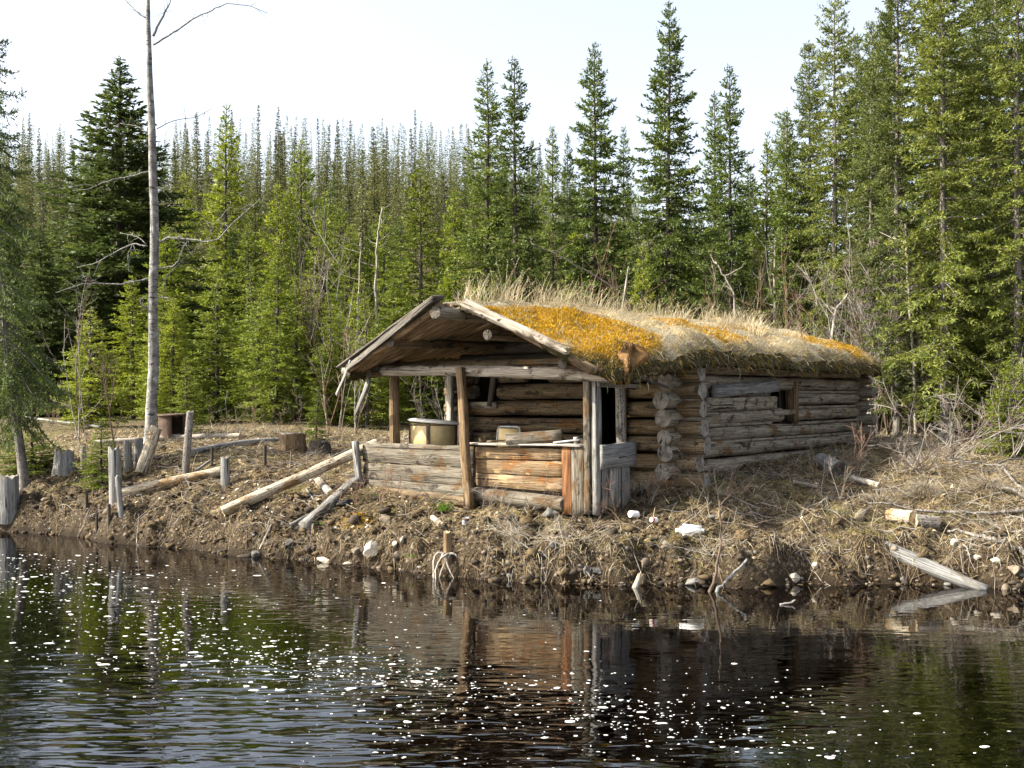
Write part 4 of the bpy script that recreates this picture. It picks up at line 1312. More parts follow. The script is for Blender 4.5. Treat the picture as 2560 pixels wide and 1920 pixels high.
rr['label'] = "rust-stained planks closing the right half of the porch front"
log("sill_log", P(-4.42, -1.68, .82), P(-2.30, -1.70, .74), .085, .09, [M['log_brown'], M['end_grey']], cabin)
log("sill_log", P(-2.26, -1.72, .86), P(-.72, -1.72, .80), .105, .105, [M['board_warm'], M['end_grey']], cabin, bumps=.1)
v1 = board("corner_board", P(-.645, -1.75, .68), P(-.65, -1.75, 1.575), .155, .06, M['board_red'], cabin, (0, -1, 0)); v1['label'] = "dark red-brown upright plank near the porch corner"
v2 = board("corner_board", P(-.475, -1.76, .67), P(-.47, -1.76, 1.60), .19, .05, M['board_warm'], cabin, (0, -1, 0)); v2['label'] = "wide upright plank, brown above and grey below"
# right-hand side of the porch
sb = board("side_board", P(-.125, -1.74, 1.455), P(-.13, -.90, 1.475), .32, .04, M['board_grey'], cabin, (1, 0, 0), warp=.006); sb['label'] = "broad grey board across the porch's right side"
board("side_board", P(-.165, -1.62, .72), P(-.165, -1.62, 1.42), .16, .04, M['board_grey'], cabin, (1, 0, 0))
board("side_board", P(-.160, -1.26, .72), P(-.160, -1.26, 1.42), .50, .04, M['board_grey'], cabin, (1, 0, 0), warp=.004)
# counter plank on top of the right half
ct = board("counter_plank", P(-2.25, -1.66, 1.572), P(-.42, -1.66, 1.60), .34, .03, M['pale_pole'], cabin, (0, 0, 1), warp=.01, jag=.03)
# things inside the room catching the light through the door
board("door_shelf", P(-1.35, .6, 1.95), P(-.75, .9, 1.95), .16, .03, M['orange_wood'], cabin, (0, 0, 1))

# stones under the corner
def cab_w(x, y, z):
    v = CAB + CU * x + CA * y
    return Vector((v.x, v.y, z))

# ------------------------------------------------------------------ things on and in the porch
# tub on legs
def washtub():
    base = cab_w(-3.72, -1.02, .975)
    root = empty("wash_tub", base, CTH, "cream round-sided tub with a pale lid standing in the porch's left half", "tub")
    n = 28; a = np.linspace(0, 2 * math.pi, n, endpoint=False)
    prof = [(.30, .46), (.335, .50), (.345, .62), (.345, .80), (.335, .86), (.31, .86), (.30, .60), (.0001, .55)]
    V = np.concatenate([np.stack([np.cos(a) * r * 1.12, np.sin(a) * r * .9, np.full(n, z)], 1) for r, z in prof])
    Q = []
    for k in range(len(prof) - 1):
        for j in range(n): Q.append((k * n + j, k * n + (j + 1) % n, (k + 1) * n + (j + 1) % n, (k + 1) * n + j))
    V = np.concatenate([V, [[0, 0, .46]]]); T = [(len(V) - 1, (j + 1) % n, j) for j in range(n)]
    mb = MB(); mb.add(V, Q, T)
    obj("tub_body", mb.mesh("tub_body", True), M['cream'], root)
    # lid, slightly askew
    prof = [(.36, .0), (.385, .012), (.385, .035), (.30, .055), (.0001, .062)]
    V = np.concatenate([np.stack([np.cos(a) * r * 1.12, np.sin(a) * r * .92, np.full(n, z)], 1) for r, z in prof])
    Q = []
    for k in range(len(prof) - 1):
        for j in range(n): Q.append((k * n + j, k * n + (j + 1) % n, (k + 1) * n + (j + 1) % n, (k + 1) * n + j))
    V = np.concatenate([V, [[0, 0, 0]]]); T = [(len(V) - 1, (j + 1) % n, j) for j in range(n)]
    mb = MB(); mb.add(V, Q, T)
    lid = obj("lid", mb.mesh("lid", True), M['enamel_white'], root, (0.02, 0, .865)); lid.rotation_euler = (-.05, .06, .2)
    for ang in (-2.45, -1.15, .4, 2.0):
        x, y = math.cos(ang) * .345 * 1.13, math.sin(ang) * .345 * .92
        board("leg", (x, y, 0), (x, y, .86), .05, .02, M['rust'], root, (math.cos(ang), math.sin(ang), 0), rag=.002)
    # brown band round the top
    V, Q, T = tube_arrays([(math.cos(t) * .352 * 1.12, math.sin(t) * .352 * .9, .845) for t in np.linspace(0, 6.283, 33)], .012, 6, False)
    mb = MB(); mb.add(V, Q); obj("rim_band", mb.mesh("rim_band", True), M['rust'], root)
washtub()

# dead vine stems tangled between tub and post
def stems(name, roots, nper, L, r, mats, label, cat, seed, spread=.5, up=1.0, sub=3, group=None, droop=0.0, levels=2, kink=.25):
    """a bush of bare stems: one thing, stems as one branching mesh of its own"""
    rng = np.random.default_rng(seed)
    mb = MB()
    c = np.mean([tuple(q) for q in roots], axis=0)
    def grow(p, d, L, r, lev):
        k = max(4, int(L / .10))
        k = min(k, 14)
        P_ = [p]
        dd = d.copy()
        for i in range(k):
            dd = dd + rng.normal(0, kink, 3) * (L / k) * 2.2
            dd[2] += (.35 * up - droop * (i / k)) * (L / k)
            dd /= np.linalg.norm(dd)
            P_.append(P_[-1] + dd * (L / k))
        P_ = np.array(P_)
        V, Q, T = tube_arrays(P_ - c, np.linspace(r, max(r * .4, .0012), k + 1), 5 if r > .006 else 4, False)
        mb.add(V, Q, (), int(rng.integers(0, len(mats))))
        if lev > 0:
            for _ in range(sub + int(rng.integers(0, 2))):
                i = int(rng.integers(max(1, k // 4), k))
                nd = (P_[i + 1] - P_[i]) / np.linalg.norm(P_[i + 1] - P_[i]) if i < k else dd
                nd = nd + rng.normal(0, .55, 3); nd /= np.linalg.norm(nd)
                grow(P_[i], nd, L * rng.uniform(.25, .55), r * .55, lev - 1)
    for q in roots:
        for _ in range(nper):
            d = rng.normal(0, spread, 3); d[2] = abs(d[2]) * .3 + up; d /= np.linalg.norm(d)
            grow(np.array(q, float) + rng.normal(0, .02, 3) * np.array([1, 1, 0]), d, L * rng.uniform(.6, 1.15), r * rng.uniform(.6, 1.15), levels)
    return tag(obj(name, mb.mesh(name), mats, None, tuple(c)), label, cat, group)
stems("dead_vine", [cab_w(-3.35, -.75, 1.0), cab_w(-3.25, -.6, 1.0)], 5, .95, .006, [M['twig_grey'], M['twig_brown']], "tangle of dead stems growing between the cream tub and the porch wall", "vine", 41, .45, .9, 4, levels=2, droop=1.2)

# folding chair back leaning inside
def chair_back():
    root = empty("folding_chair", cab_w(-2.02, -1.35, .975), CTH + .12, "old folding chair with a cream back panel standing behind the porch boards", "chair")
    # back frame: an inverted U of tube
    w, h = .19, .84
    pts = [(-w, 0, 0), (-w, 0, h - .05), (-w + .02, 0, h - .015), (-w + .06, 0, h), (w - .06, 0, h), (w - .02, 0, h - .015), (w, 0, h - .05), (w, 0, 0)]
    pts = [(x, y + .10 * (z / h), z) for x, y, z in pts]
    mb = MB(); V, Q, T = tube_arrays(pts, .013, 8); mb.add(V, Q, T)
    obj("back_frame", mb.mesh("back_frame", True), M['tin'], root)
    b = board("backrest", (0, .062, .52), (0, .098, .81), .335, .022, M['cream'], root, (0, -1, 0), rag=.001, warp=.002)
    board("seat", (0, .02, .42), (0, -.30, .40), .34, .03, M['cream'], root, (0, 0, 1), rag=.001, warp=.002)
    for s in (-1, 1):
        mb = MB(); V, Q, T = tube_arrays([(s * .165, .06, .42), (s * .165, -.30, .0)], .012, 8); mb.add(V, Q, T)
        obj("leg", mb.mesh("leg", True), M['tin'], root)
chair_back()

tb = board("wooden_block", cab_w(-1.60, -1.86, 1.66), cab_w(-.86, -1.58, 1.725), .15, .10, [M['board_warm']], None, (CU.x * .0 - CA.x, -CA.y, 0.05), warp=.004)
tag(tb, "pale squared timber lying on the porch counter, sticking out over the boards", "timber")
def flat_scrap(x, y, z, w, l, t, mat, label, cat, rot=0.0, tilt=.05, name="scrap_board"):
    a = cab_w(x, y, z); d = (CU * math.cos(rot) + CA * math.sin(rot)) * l; d.z = tilt * l
    return tag(board(name, a, a + d, w, t, M[mat], None, (0, 0, 1), rag=.003, jag=.01), label, cat)
flat_scrap(-.92, -1.66, 1.625, .16, .36, .022, 'tin', "dark grey flattened sheet metal scrap on the counter's right end", "metal scrap", .3, .12, "metal_scrap")
flat_scrap(-.80, -1.52, 1.64, .20, .30, .02, 'board_grey', "small grey board scrap lying flat behind the sheet metal", "board", -.2, .08)
flat_scrap(-2.18, -1.55, 1.605, .07, .46, .02, 'post_brown', "thin brown slat lying on the counter beside the middle post", "slat", .15, .06, "wood_strip")
flat_scrap(-2.52, -1.66, 1.565, .07, .26, .03, 'pale_pole', "pale chip of wood on the left boards beside the middle post", "wood chip", .1, .05, "wood_chip")
def can(p, r, h, mat, label, cat="can", rot=(0, 0, 0), name="tin_can", mat2=None):
    n = 18; a = np.linspace(0, 2 * math.pi, n, endpoint=False)
    prof = [(.0001, .0), (r * .96, 0), (r, .004), (r, h * .33), (r * .975, h * .36), (r, h * .39), (r, h * .62), (r * .975, h * .65), (r, h * .68), (r, h), (r * .93, h), (r * .92, h * .1), (.0001, h * .08)]
    V = np.concatenate([np.stack([np.cos(a) * q, np.sin(a) * q, np.full(n, z)], 1) for q, z in prof])
    Q = []; qm = []
    for k in range(len(prof) - 1):
        for j in range(n):
            Q.append((k * n + j, k * n + (j + 1) % n, (k + 1) * n + (j + 1) % n, (k + 1) * n + j)); qm.append(1 if (mat2 and k in (8, 9)) else 0)
    mb = MB(); mb.add(V, Q, (), qm)
    o = obj(name, mb.mesh(name, True), [M[mat]] + ([M[mat2]] if mat2 else []), None, p); o.rotation_euler = rot
    return tag(o, label, cat)
can(cab_w(-.62, -1.60, 1.615), .035, .09, 'tin', "little tin standing at the counter's right end", name="tin_can")
can(cab_w(-.50, -1.62, 1.615), .030, .05, 'rust', "low rusty tin beside the corner post")

# hide hanging from the right eave
def hide():
    rng = np.random.default_rng(8)
    nu, nv = 14, 20
    U, Vv = np.meshgrid(np.linspace(-1, 1, nu), np.linspace(0, 1, nv))
    w = .10 + .16 * np.sin(np.clip(Vv * 1.35, 0, 1) * math.pi) ** 1.0 * (1 - .3 * Vv)
    X = U * w + .05 * np.sin(Vv * 5) ; Yy = .05 * np.sin(U * 5 + Vv * 3) + .04 * np.sin(Vv * 9 + U * 2); Z = -Vv * (.44 + .10 * np.sin(U * 7) * Vv + .08 * rng.uniform(-1, 1, U.shape) * (Vv > .9))
    X = X + .03 * (fbm(Vv * 6, U * 4, 3, 2) - .4) * 2; Yy = Yy + .05 * (fbm(Vv * 5 + 9, U * 3, 4, 2) - .4) * 2
    A = np.stack([X * .85, Yy, Z], -1).reshape(-1, 3)
    i = (np.arange(nv - 1)[:, None] * nu + np.arange(nu - 1)[None, :]).ravel(); Q = np.stack([i, i + 1, i + nu + 1, i + nu], 1)
    mb = MB(); mb.add(A, Q); mb.add(A + np.array([0, .018, 0]), Q[:, ::-1])
    A = mb.V[0]
    o = obj("hanging_hide", mb.mesh("hanging_hide", True), M['hide'], None, cab_w(.27, -1.62, 2.93)); o.rotation_euler = (0, .12, .5)
    tag(o, "tan hide scrap hanging from the eave above the porch's right corner", "hide")
    k = rng.integers(0, len(A), 1500)
    B = A[k] + rng.normal(0, .006, (1500, 3)); az = rng.uniform(0, 6.28, 1500)
    hr = obj("hair", blade_mesh("hair", B, rng.uniform(.02, .06, 1500), rng.uniform(.003, .006, 1500), az, rng.uniform(2.2, 3.0, 1500), rng, 2, 3, .3, [.7, .3]), [M['hide'], M['straw_b']], o)
    hr['kind'] = 'stuff'
hide()
log("loose_pole", cab_w(.18, -1.55, 2.56), cab_w(.42, -.95, 2.36), .03, .018, [M['log_dark'], M['end_dark']], None, n=8)
tag(bpy.data.objects["loose_pole"], "thin dark broken pole dangling below the hanging hide", "pole")
for (x, y, z, wpx) in ((.16, -.12, 1.06, .34), (.18, .10, .93, .3), (.05, -.30, 1.0, .28)):
    pass

# pole standing on the roof, and a dead bush behind the ridge
pz = cab_w(-1.55, 1.3, ZB).z
b0 = cab_w(-1.65, 1.15, 3.5); b1 = cab_w(-1.50, 1.15, 4.32)
b0.z = sod_z(-1.65, 1.15) - .1
tag(log("roof_stick", b0, b1, .022, .014, [M['pale_pole'], M['end_tan']], None, n=8, bumps=.1), "thin pale stick standing upright on the sod roof", "stick")
def roof_sapling(x, y, L, seed, label, nper=2, r=.006):
    p = cab_w(x, y, 0); p.z = sod_z(x, y) - .02
    return stems("sapling", [p], nper, L, r, [M['twig_red'], M['twig_brown']], label, "sapling", seed, .3, 1.1, 4, levels=2, kink=.2)
roof_sapling(-.35, 5.2, .75, 51, "bare reddish sapling growing on the roof near the far eave", 2)
roof_sapling(-2.0, 5.0, .55, 52, "bare thin sapling growing at the ridge near its far end", 2)
# ------------------------------------------------------------------ logs, stakes and scraps on the bank
def bank_log(name, pa, pb, ra, rb, mats, label, cat, lift=(0.6, 0.6), **kw):
    """log between two photo pixels that lie on the ground"""
    a = ground_at(*pa); b = ground_at(*pb)
    a.z += ra * lift[0]; b.z += rb * lift[1]
    return tag(log(name, a, b, ra, rb, mats, None, **kw), label, cat)

BI = [M['birch'], M['end_tan']]
bank_log("fallen_log", (298, 1252), (552, 1186), .105, .085, BI, "shorter pale debarked log lying on the left slope behind the twin stakes", "log", bumps=.07, knots=5, jag=.03)
a = ground_at(556, 1296); a.z += .085
tag(log("fallen_log", a, at(940, 1110, 16.95), .085, .08, BI, None, bumps=.08, knots=8, jag=.02), "long pale birch log lying downslope from the porch's left corner", "log")
a = ground_at(762, 1330); b = cab_w(-4.62, -1.72, .98); a.z += .07
tag(board("fallen_beam", a, b, .16, .15, M['board_grey'], None, (-.3, -.7, .6), warp=.012, jag=.01), "grey squared beam sloping down the bank from the porch's left corner", "beam")
PG = [M['pole_grey'], M['end_grey']]
def stake(px, pyb, pyt, wpx, label, lean=(0, 0), mats=None, jag=.06, name="wooden_stake", taper=.9, cat="stake", group="weathered stakes on the left bank", sink=.25, n=12):
    g = ground_at(px, pyb)
    k = g.y / FPX
    h = (pyb - pyt) * k; r = wpx * k / 2
    top = Vector((g.x + lean[0] * k, g.y + lean[1], g.z + h))
    bot = Vector((g.x, g.y, g.z)) + (Vector((g.x, g.y, g.z)) - top).normalized() * sink
    return tag(log(name, bot, top, r, r * taper, mats or PG, None, n=n, bumps=.09, jag=jag), label, cat, group)
stake(290, 1245, 1125, 34, "tall broad grey stake with a slanted top, left of the short pale log", jag=.10, lean=(-3, 0))
stake(303, 1292, 1190, 15, "thin grey stake in front of the broad slanted one", jag=.03, lean=(-9, 0))
stake(320, 1180, 1105, 22, "grey stake, left one of the pair left of the leaning birch piece", jag=.03)
stake(346, 1165, 1100, 24, "grey stake with a slanted top, right one of the pair beside the leaning birch piece", jag=.05)
stake(463, 1188, 1030, 20, "tallest stake, mottled and leaning right, in front of the rusty drum", lean=(13, 0), mats=[M['bark_pale'], M['end_grey']], jag=.04)
stake(563, 1216, 1146, 24, "short stout grey stake at the right end of the short pale log", jag=.03)
stake(662, 1168, 1112, 9, "small thin dark stake standing alone on the slope", mats=DK, jag=.03)
stake(530, 1165, 1118, 8, "small thin dark stake between the tall mottled stake and the lone one", mats=DK, jag=.03)
stake(216, 1265, 1235, 9, "small dark peg low on the left bank", mats=DK)
stake(273, 1310, 1270, 9, "thin dark peg standing at the water's edge on the left", mats=DK)
stake(242, 1330, 1285, 7, "thinnest dark peg by the water on the far left bank", mats=DK)
stake(1588, 1468, 1438, 24, "whitish broken stake tip poking out of the water under the bank", mats=[M['pale_pole'], M['end_tan']], jag=.07, lean=(12, 0), taper=.55)
stake(208, 1170, 1118, 14, "slim pale stake with a white top behind the fluted stump", mats=[M['pale_pole'], M['end_tan']])
# leaning birch piece
g0 = ground_at(352, 1186); k = g0.y / FPX
t0 = Vector((g0.x + 26 * k, g0.y + .25, g0.z + 112 * k))
tag(log("leaning_log", g0, t0, 17 * k, 15 * k, [M['birch'], M['end_tan']], None, bumps=.05, jag=.02), "short white-barked birch piece leaning upright between the stakes", "log")

def stump(px, pyb, pyt, wpx, label, mats, flare=1.35, jag=.05, group=None, roots=0, cat="stump"):
    g = ground_at(px, pyb); k = g.y / FPX
    h = (pyb - pyt) * k; r = wpx * k / 2
    rng = np.random.default_rng(nseed())
    root = empty("tree_stump", g, rng.uniform(0, 6.28), label, cat, group)
    n = 26; m = 9
    a = np.linspace(0, 2 * math.pi, n, endpoint=False); z = np.linspace(-.12, h, m)
    A, Z = np.meshgrid(a, z)
    t = np.clip(Z / h, 0, 1)
    o = rng.uniform(0, 40)
    R = r * (1 + (flare - 1) * (1 - t) ** 2.2) * (1 + .16 * (fbm(np.cos(A) * 2.2 + o, np.sin(A) * 2.2 + o, 4, 3) - .44) * 2 + .05 * np.sin(A * 9 + o))
    V = np.stack([np.cos(A) * R, np.sin(A) * R, Z], -1)
    V[-1, :, 2] += rng.uniform(-jag, jag, n)
    rim = V[-1].copy(); V = V.reshape(-1, 3)
    i = np.arange(m - 1)[:, None] * n; j = np.arange(n)[None, :]; e = (j + 1) % n
    Q = np.stack([i + j, i + e, i + n + e, i + n + j], -1).reshape(-1, 4)
    mb = MB(); mb.add(V, Q)
    inner = rim * np.array([.6, .6, 1]); inner[:, 2] = h + rng.uniform(-jag, jag, n) * .6
    cv = np.concatenate([rim, inner, [[0, 0, h]]])
    q = [(s, (s + 1) % n, n + (s + 1) % n, n + s) for s in range(n)]; tt = [(2 * n, n + s, n + (s + 1) % n) for s in range(n)]
    mb.add(cv, q, tt, 1, 1)
    obj("trunk", mb.mesh("trunk", True), mats, root)
    for q in range(roots):
        ang = rng.uniform(-2.6, -.5) if q < roots - 1 else rng.uniform(0, 6.28)
        ang_w = ang - root.rotation_euler[2]
        L = rng.uniform(.25, .5)
        pts = []
        for s in np.linspace(0, 1, 8):
            wob = ang_w + .4 * math.sin(s * 4 + q)
            pts.append((math.cos(wob) * (r * .8 + L * s * .8), math.sin(wob) * (r * .8 + L * s * .8), .05 + .08 * math.sin(s * 3.1) - .42 * s * s))
        mbr = MB(); V, Q, T = tube_arrays(pts, np.linspace(.02, .006, 8), 7); mbr.add(V, Q, T)
        obj("root", mbr.mesh("root", True), M['pale_pole'], root)
    return root
stump(160, 1180, 1126, 44, "short fluted bleached stump on the left bank near the spruce trunk", [M['pole_grey'], M['end_tan']], 1.3, .06)
stump(20, 1290, 1192, 52, "thick grey stump standing by the water at the picture's left edge", [M['pole_grey'], M['end_grey']], 1.15, .06)
stump(732, 1128, 1084, 62, "wide sawn stump with brown bark on the rise left of the porch", [M['post_brown'], M['end_grey']], 1.2, .02)
stump(800, 1130, 1106, 50, "low rotten stump beside the wide sawn one", [M['log_dark'], M['end_dark']], 1.3, .06)
stump(1120, 1402, 1335, 21, "slim cut stump with bared roots hanging over the water", [M['post_brown'], M['end_tan']], 1.3, .02, roots=7)
# long thin poles lying on the left rise
bank_log("ground_pole", (235, 1116), (420, 1101), .06, .055, [M['pale_pole'], M['end_tan']], "bleached pole lying level behind the stakes, left length", "pole", lift=(1, 1))
bank_log("ground_pole", (405, 1102), (600, 1095), .06, .05, [M['pale_pole'], M['end_tan']], "bleached pole lying level behind the tall mottled stake, right length", "pole", lift=(1, 1))
bank_log("ground_pole", (478, 1140), (700, 1104), .065, .045, PG, "crooked grey log lying behind the stakes towards the sawn stump", "pole", lift=(.8, .8), bend=.08)
bank_log("ground_pole", (60, 1052), (250, 1072), .035, .025, PG, "thin grey pole lying in front of the dark woods at far left", "pole", lift=(3, 2))
bank_log("stick", (480, 1192), (532, 1158), .022, .018, PG, "grey stick propped on the short pale log", "stick", lift=(2, 4))
bank_log("birch_piece", (797, 1209), (826, 1243), .06, .055, [M['pale_pole'], M['end_tan']], "short white birch piece lying between the long log and the grey beam", "log", lift=(.8, .8))
bank_log("stick", (766, 1230), (797, 1270), .014, .010, PG, "thin forked grey stick left of the grey beam", "stick", lift=(2, 2))
bank_log("stick", (725, 1320), (770, 1292), .03, .025, PG, "grey wood piece tucked beside the lower end of the beam", "stick", lift=(1, 1))
bank_log("stick", (650, 1380), (678, 1318), .014, .010, [M['pale_pole'], M['end_tan']], "tan stick slanting down the bank to the water", "stick", lift=(1, 1))
# rusty drum
def drum():
    g = ground_at(432, 1097); k = g.y / FPX
    r = 34 * k; h = 58 * k
    root = empty("rusty_drum", g, .5, "dark rusted open drum standing between the big aspen and the tall stake", "drum")
    n = 30; a = np.linspace(.1, 2 * math.pi - .75, n)
    zs = np.linspace(-.05, h, 8)
    prof = 1 + .03 * np.isin(np.arange(8), (0, 3, 5, 7))
    V = np.concatenate([np.stack([np.cos(a - 1.1) * r * p, np.sin(a - 1.1) * r * p, np.full(n, z)], 1) for p, z in zip(prof, zs)])
    Q = [(i * n + j, i * n + j + 1, (i + 1) * n + j + 1, (i + 1) * n + j) for i in range(7) for j in range(n - 1)]
    V2 = V.copy(); V2[:, :2] *= .975
    mb = MB(); mb.add(V, Q); mb.add(V2, [q[::-1] for q in Q])
    obj("drum_body", mb.mesh("drum_body", True), M['rust'], root)
    n = 24; a = np.linspace(0, 2 * math.pi, n, endpoint=False)
    ring = lambda rr, z: np.stack([np.cos(a) * rr, np.sin(a) * rr, np.full(n, z)], 1)
    V = np.concatenate([ring(r * 1.05, h), ring(r * 1.05, h + .03), ring(r * .9, h + .035), [[0, 0, h + .03], [0, 0, h]]])
    Q = []; T = []
    for j in range(n):
        e = (j + 1) % n
        Q += [(j, e, n + e, n + j), (n + j, n + e, 2 * n + e, 2 * n + j)]; T += [(2 * n + j, 2 * n + e, 3 * n), (e, j, 3 * n + 1)]
    mb = MB(); mb.add(V, Q, T); ld = obj("lid", mb.mesh("lid"), M['rust'], root); ld.rotation_euler = (.02, -.04, 0)
drum()
# right-hand bank pieces
lg = ground_at(2060, 1176); k = lg.y / FPX
def cut_log(pa, pb, ra, rb, mats, label, lift=.7, **kw): return bank_log("cut_log", pa, pb, ra, rb, mats, label, "log", lift=(lift, lift), **kw)
cut_log((2100, 1192), (2052, 1168), .125, .12, [M['board_grey'], M['end_dark']], "grey hollow log piece lying in the cabin's shade", .75, bumps=.07)
cut_log((1984, 1211), (2042, 1221), .03, .025, [M['pale_pole'], M['end_tan']], "small white stick lying in the shaded grass behind the bank", 1.0)
cut_log((2226, 1306), (2284, 1316), .092, .092, [M['birch'], M['end_tan']], "debarked white half of the short birch log on the right bank top", 1.0)
cut_log((2289, 1318), (2346, 1326), .088, .086, [M['bark_pale'], M['end_tan']], "dark mottled half of the short birch log on the right bank top", .85)
cut_log((2130, 1200), (2200, 1218), .055, .05, [M['pale_pole'], M['end_tan']], "rotten whitish log sunk in the straw at the right", .4, bumps=.2)
a = at(2195, 1368, 13.35); b = at(2470, 1480, 12.55)
st = board("squared_timber", a, b, .20, .17, [M['board_grey']], None, (-.35, -.8, .6), warp=.008, taper=.55, jag=.03)
tag(st, "long pale squared timber sliding off the bank into the water at right", "timber")
# snag
def poly_stick(name, pts, r0, r1, mat, label, cat, n=7):
    """stick through (px, py, depth) points"""
    W = np.array([tuple(at(*p)) for p in pts])
    # smooth by subdividing
    tt = np.linspace(0, len(W) - 1, len(W) * 4 - 3)
    Wd = np.stack([np.interp(tt, np.arange(len(W)), W[:, q]) for q in range(3)], 1)
    rng = np.random.default_rng(nseed()); Wd[1:-1] += rng.normal(0, max(r0 * .25, .0015), Wd[1:-1].shape)
    c = Wd[0].copy()
    V, Q, T = tube_arrays(Wd - c, np.linspace(r0, r1, len(Wd)), n, True, .08, rng)
    mb = MB(); mb.add(V, Q, T)
    return tag(obj(name, mb.mesh(name, True), M[mat] if isinstance(mat, str) else mat, None, tuple(c)), label, cat)
poly_stick("snag", [(1770, 1512, 12.35), (1776, 1480, 12.4), (1792, 1430, 12.45), (1800, 1370, 12.5), (1801, 1310, 12.5), (1798, 1250, 12.5)], .026, .006, 'twig_brown', "thin dark upright snag rising from the water in front of the right bank", "snag")
poly_stick("snag", [(1784, 1500, 12.35), (1795, 1470, 12.4), (1830, 1440, 12.5), (1868, 1398, 12.6)], .022, .016, [M['pole_grey']][0], "pale forked branch slanting out of the water beside the upright snag", "snag")
poly_stick("snag", [(1800, 1265, 12.5), (1812, 1250, 12.55), (1828, 1236, 12.6)], .008, .004, 'twig_brown', "short twig bending right from the top of the upright snag", "twig")
poly_stick("driftwood", [(1950, 1511, 11.6), (1975, 1507, 11.62), (1988, 1500, 11.65)], .012, .010, 'twig_grey', "small knobbly driftwood piece lying on the water right of the snag", "driftwood")
poly_stick("driftwood", [(-20, 1528, 11.2), (20, 1538, 11.2), (45, 1550, 11.2)], .012, .006, 'twig_grey', "bent twig in the foam at the picture's left edge", "driftwood")
for i, (pa, pm, pb, r0, r1, mt, lab) in enumerate([
    ((2570, 1272), (2330, 1278), (2170, 1258), .030, .010, 'twig_grey', "grey bent branch lying level over the straw at the right edge"),
    ((2575, 1245), (2440, 1195), (2170, 1065), .032, .014, 'twig_brown', "dark straight fallen branch running from the cabin's far corner to the right edge"),
    ((2570, 1392), (2480, 1345), (2370, 1328), .035, .016, 'twig_grey', "dark thick branch coming in from the right edge above the gravel"),
    ((2570, 1225), (2500, 1170), (2400, 1150), .025, .008, 'twig_grey', "curved branch above the level one at the right edge"),
    ((2570, 1330), (2460, 1310), (2340, 1270), .018, .006, 'twig_brown', "thin dark branch crossing the straw right of the birch log"),
    ((2560, 1150), (2440, 1160), (2330, 1160), .016, .006, 'twig_grey', "pale thin branch arching over the brush at right")]):
    pts = []
    rb = random.Random(i + 5)
    anchors = [(pa, ground_at(pa[0], pa[1] + 18).y), (pm, ground_at(pm[0], pm[1] + 18).y), (pb, ground_at(pb[0], pb[1] + 18).y)]
    for (p, Y0), (q, Y1) in zip(anchors[:-1], anchors[1:]):
        for s in (0, .33, .66):
            pts.append((p[0] + (q[0] - p[0]) * s + rb.uniform(-6, 6), p[1] + (q[1] - p[1]) * s + rb.uniform(-9, 9), Y0 + (Y1 - Y0) * s))
    pts.append((pb[0], pb[1], anchors[2][1]))
    poly_stick("fallen_branch", pts, r0 * .9, r1, 'bark_pale' if mt == 'twig_grey' else 'board_dark', lab, "branch")

# litter left by people
g = ground_at(1594, 1296); can((g.x, g.y, g.z + .04), .045, .13, 'white_plastic', "white plastic bottle lying on the bank right of the porch", "bottle", (1.45, .2, -1.0), "white_bottle")
g = ground_at(1641, 1308); can((g.x, g.y, g.z + .035), .035, .10, 'white_plastic', "small white and red can lying right of the white bottle", "can", (1.4, .3, -.9), "drink_can", 'red')
g = ground_at(1163, 1312); can((g.x, g.y, g.z - .01), .045, .10, 'tin', "rusty tin can standing below the porch's middle post", "can", (.12, .1, 0), "tin_can", 'rust')
def jug():
    g = ground_at(1730, 1342)
    root = empty("plastic_jug", (g.x, g.y, g.z + .02), -.25, "white plastic jug lying on its side on the bank edge in the grass", "jug")
    import bmesh
    bm = bmesh.new(); bmesh.ops.create_cube(bm, size=1.0)
    for v in bm.verts: v.co = Vector((v.co.x * .30, v.co.y * .20, v.co.z * .14 + .06))
    for v in bm.verts:
        if v.co.x > 0: v.co.y *= .82; v.co.z = .06 + (v.co.z - .06) * .8
    bmesh.ops.bevel(bm, geom=bm.edges[:], offset=.035, segments=4, affect='EDGES')
    me = bpy.data.meshes.new("jug_body"); bm.to_mesh(me); bm.free()
    for f in me.polygons: f.use_smooth = True
    obj("jug_body", me, M['white_plastic'], root)
    mb = MB(); V, Q, T = tube_arrays([(-.15, 0, .05), (-.17, 0, .05), (-.175, 0, .05), (-.20, 0, .05)], [.03, .022, .026, .026], 14); mb.add(V, Q, T)
    obj("cap", mb.mesh("cap", True), M['white_plastic'], root)
jug()
def bag():
    g = ground_at(868, 1262)
    rng = np.random.default_rng(3)
    n = 16; U, W = np.meshgrid(np.linspace(-1, 1, n), np.linspace(-1, 1, n))
    Z = .05 * np.cos(U * 2.2) * np.cos(W * 1.8) + .03 * (fbm(U * 3 + 9, W * 3, 3, 3) - .4) * 2
    A = np.stack([U * .17 + .02 * (fbm(U * 2, W * 4, 5, 2) - .4), W * .07, Z], -1).reshape(-1, 3)
    i = (np.arange(n - 1)[:, None] * n + np.arange(n - 1)[None, :]).ravel(); Q = np.stack([i, i + 1, i + n + 1, i + n], 1)
    mb = MB(); mb.add(A, Q); mb.add(A - np.array([0, 0, .012]), Q[:, ::-1])
    o = obj("black_plastic", mb.mesh("black_plastic", True), M['black_plastic'], None, (g.x, g.y, g.z + .03)); o.rotation_euler = (.3, 0, .5)
    tag(o, "crumpled black plastic sheet beside the grey beam's upper half", "plastic")
bag()
# split firewood piece
bank_log("wood_chunk", (1082, 1302), (1103, 1325), .04, .045, [M['pale_pole'], M['end_tan']], "white split wood chunk lying above the root stump", "wood chunk", lift=(1, 1))
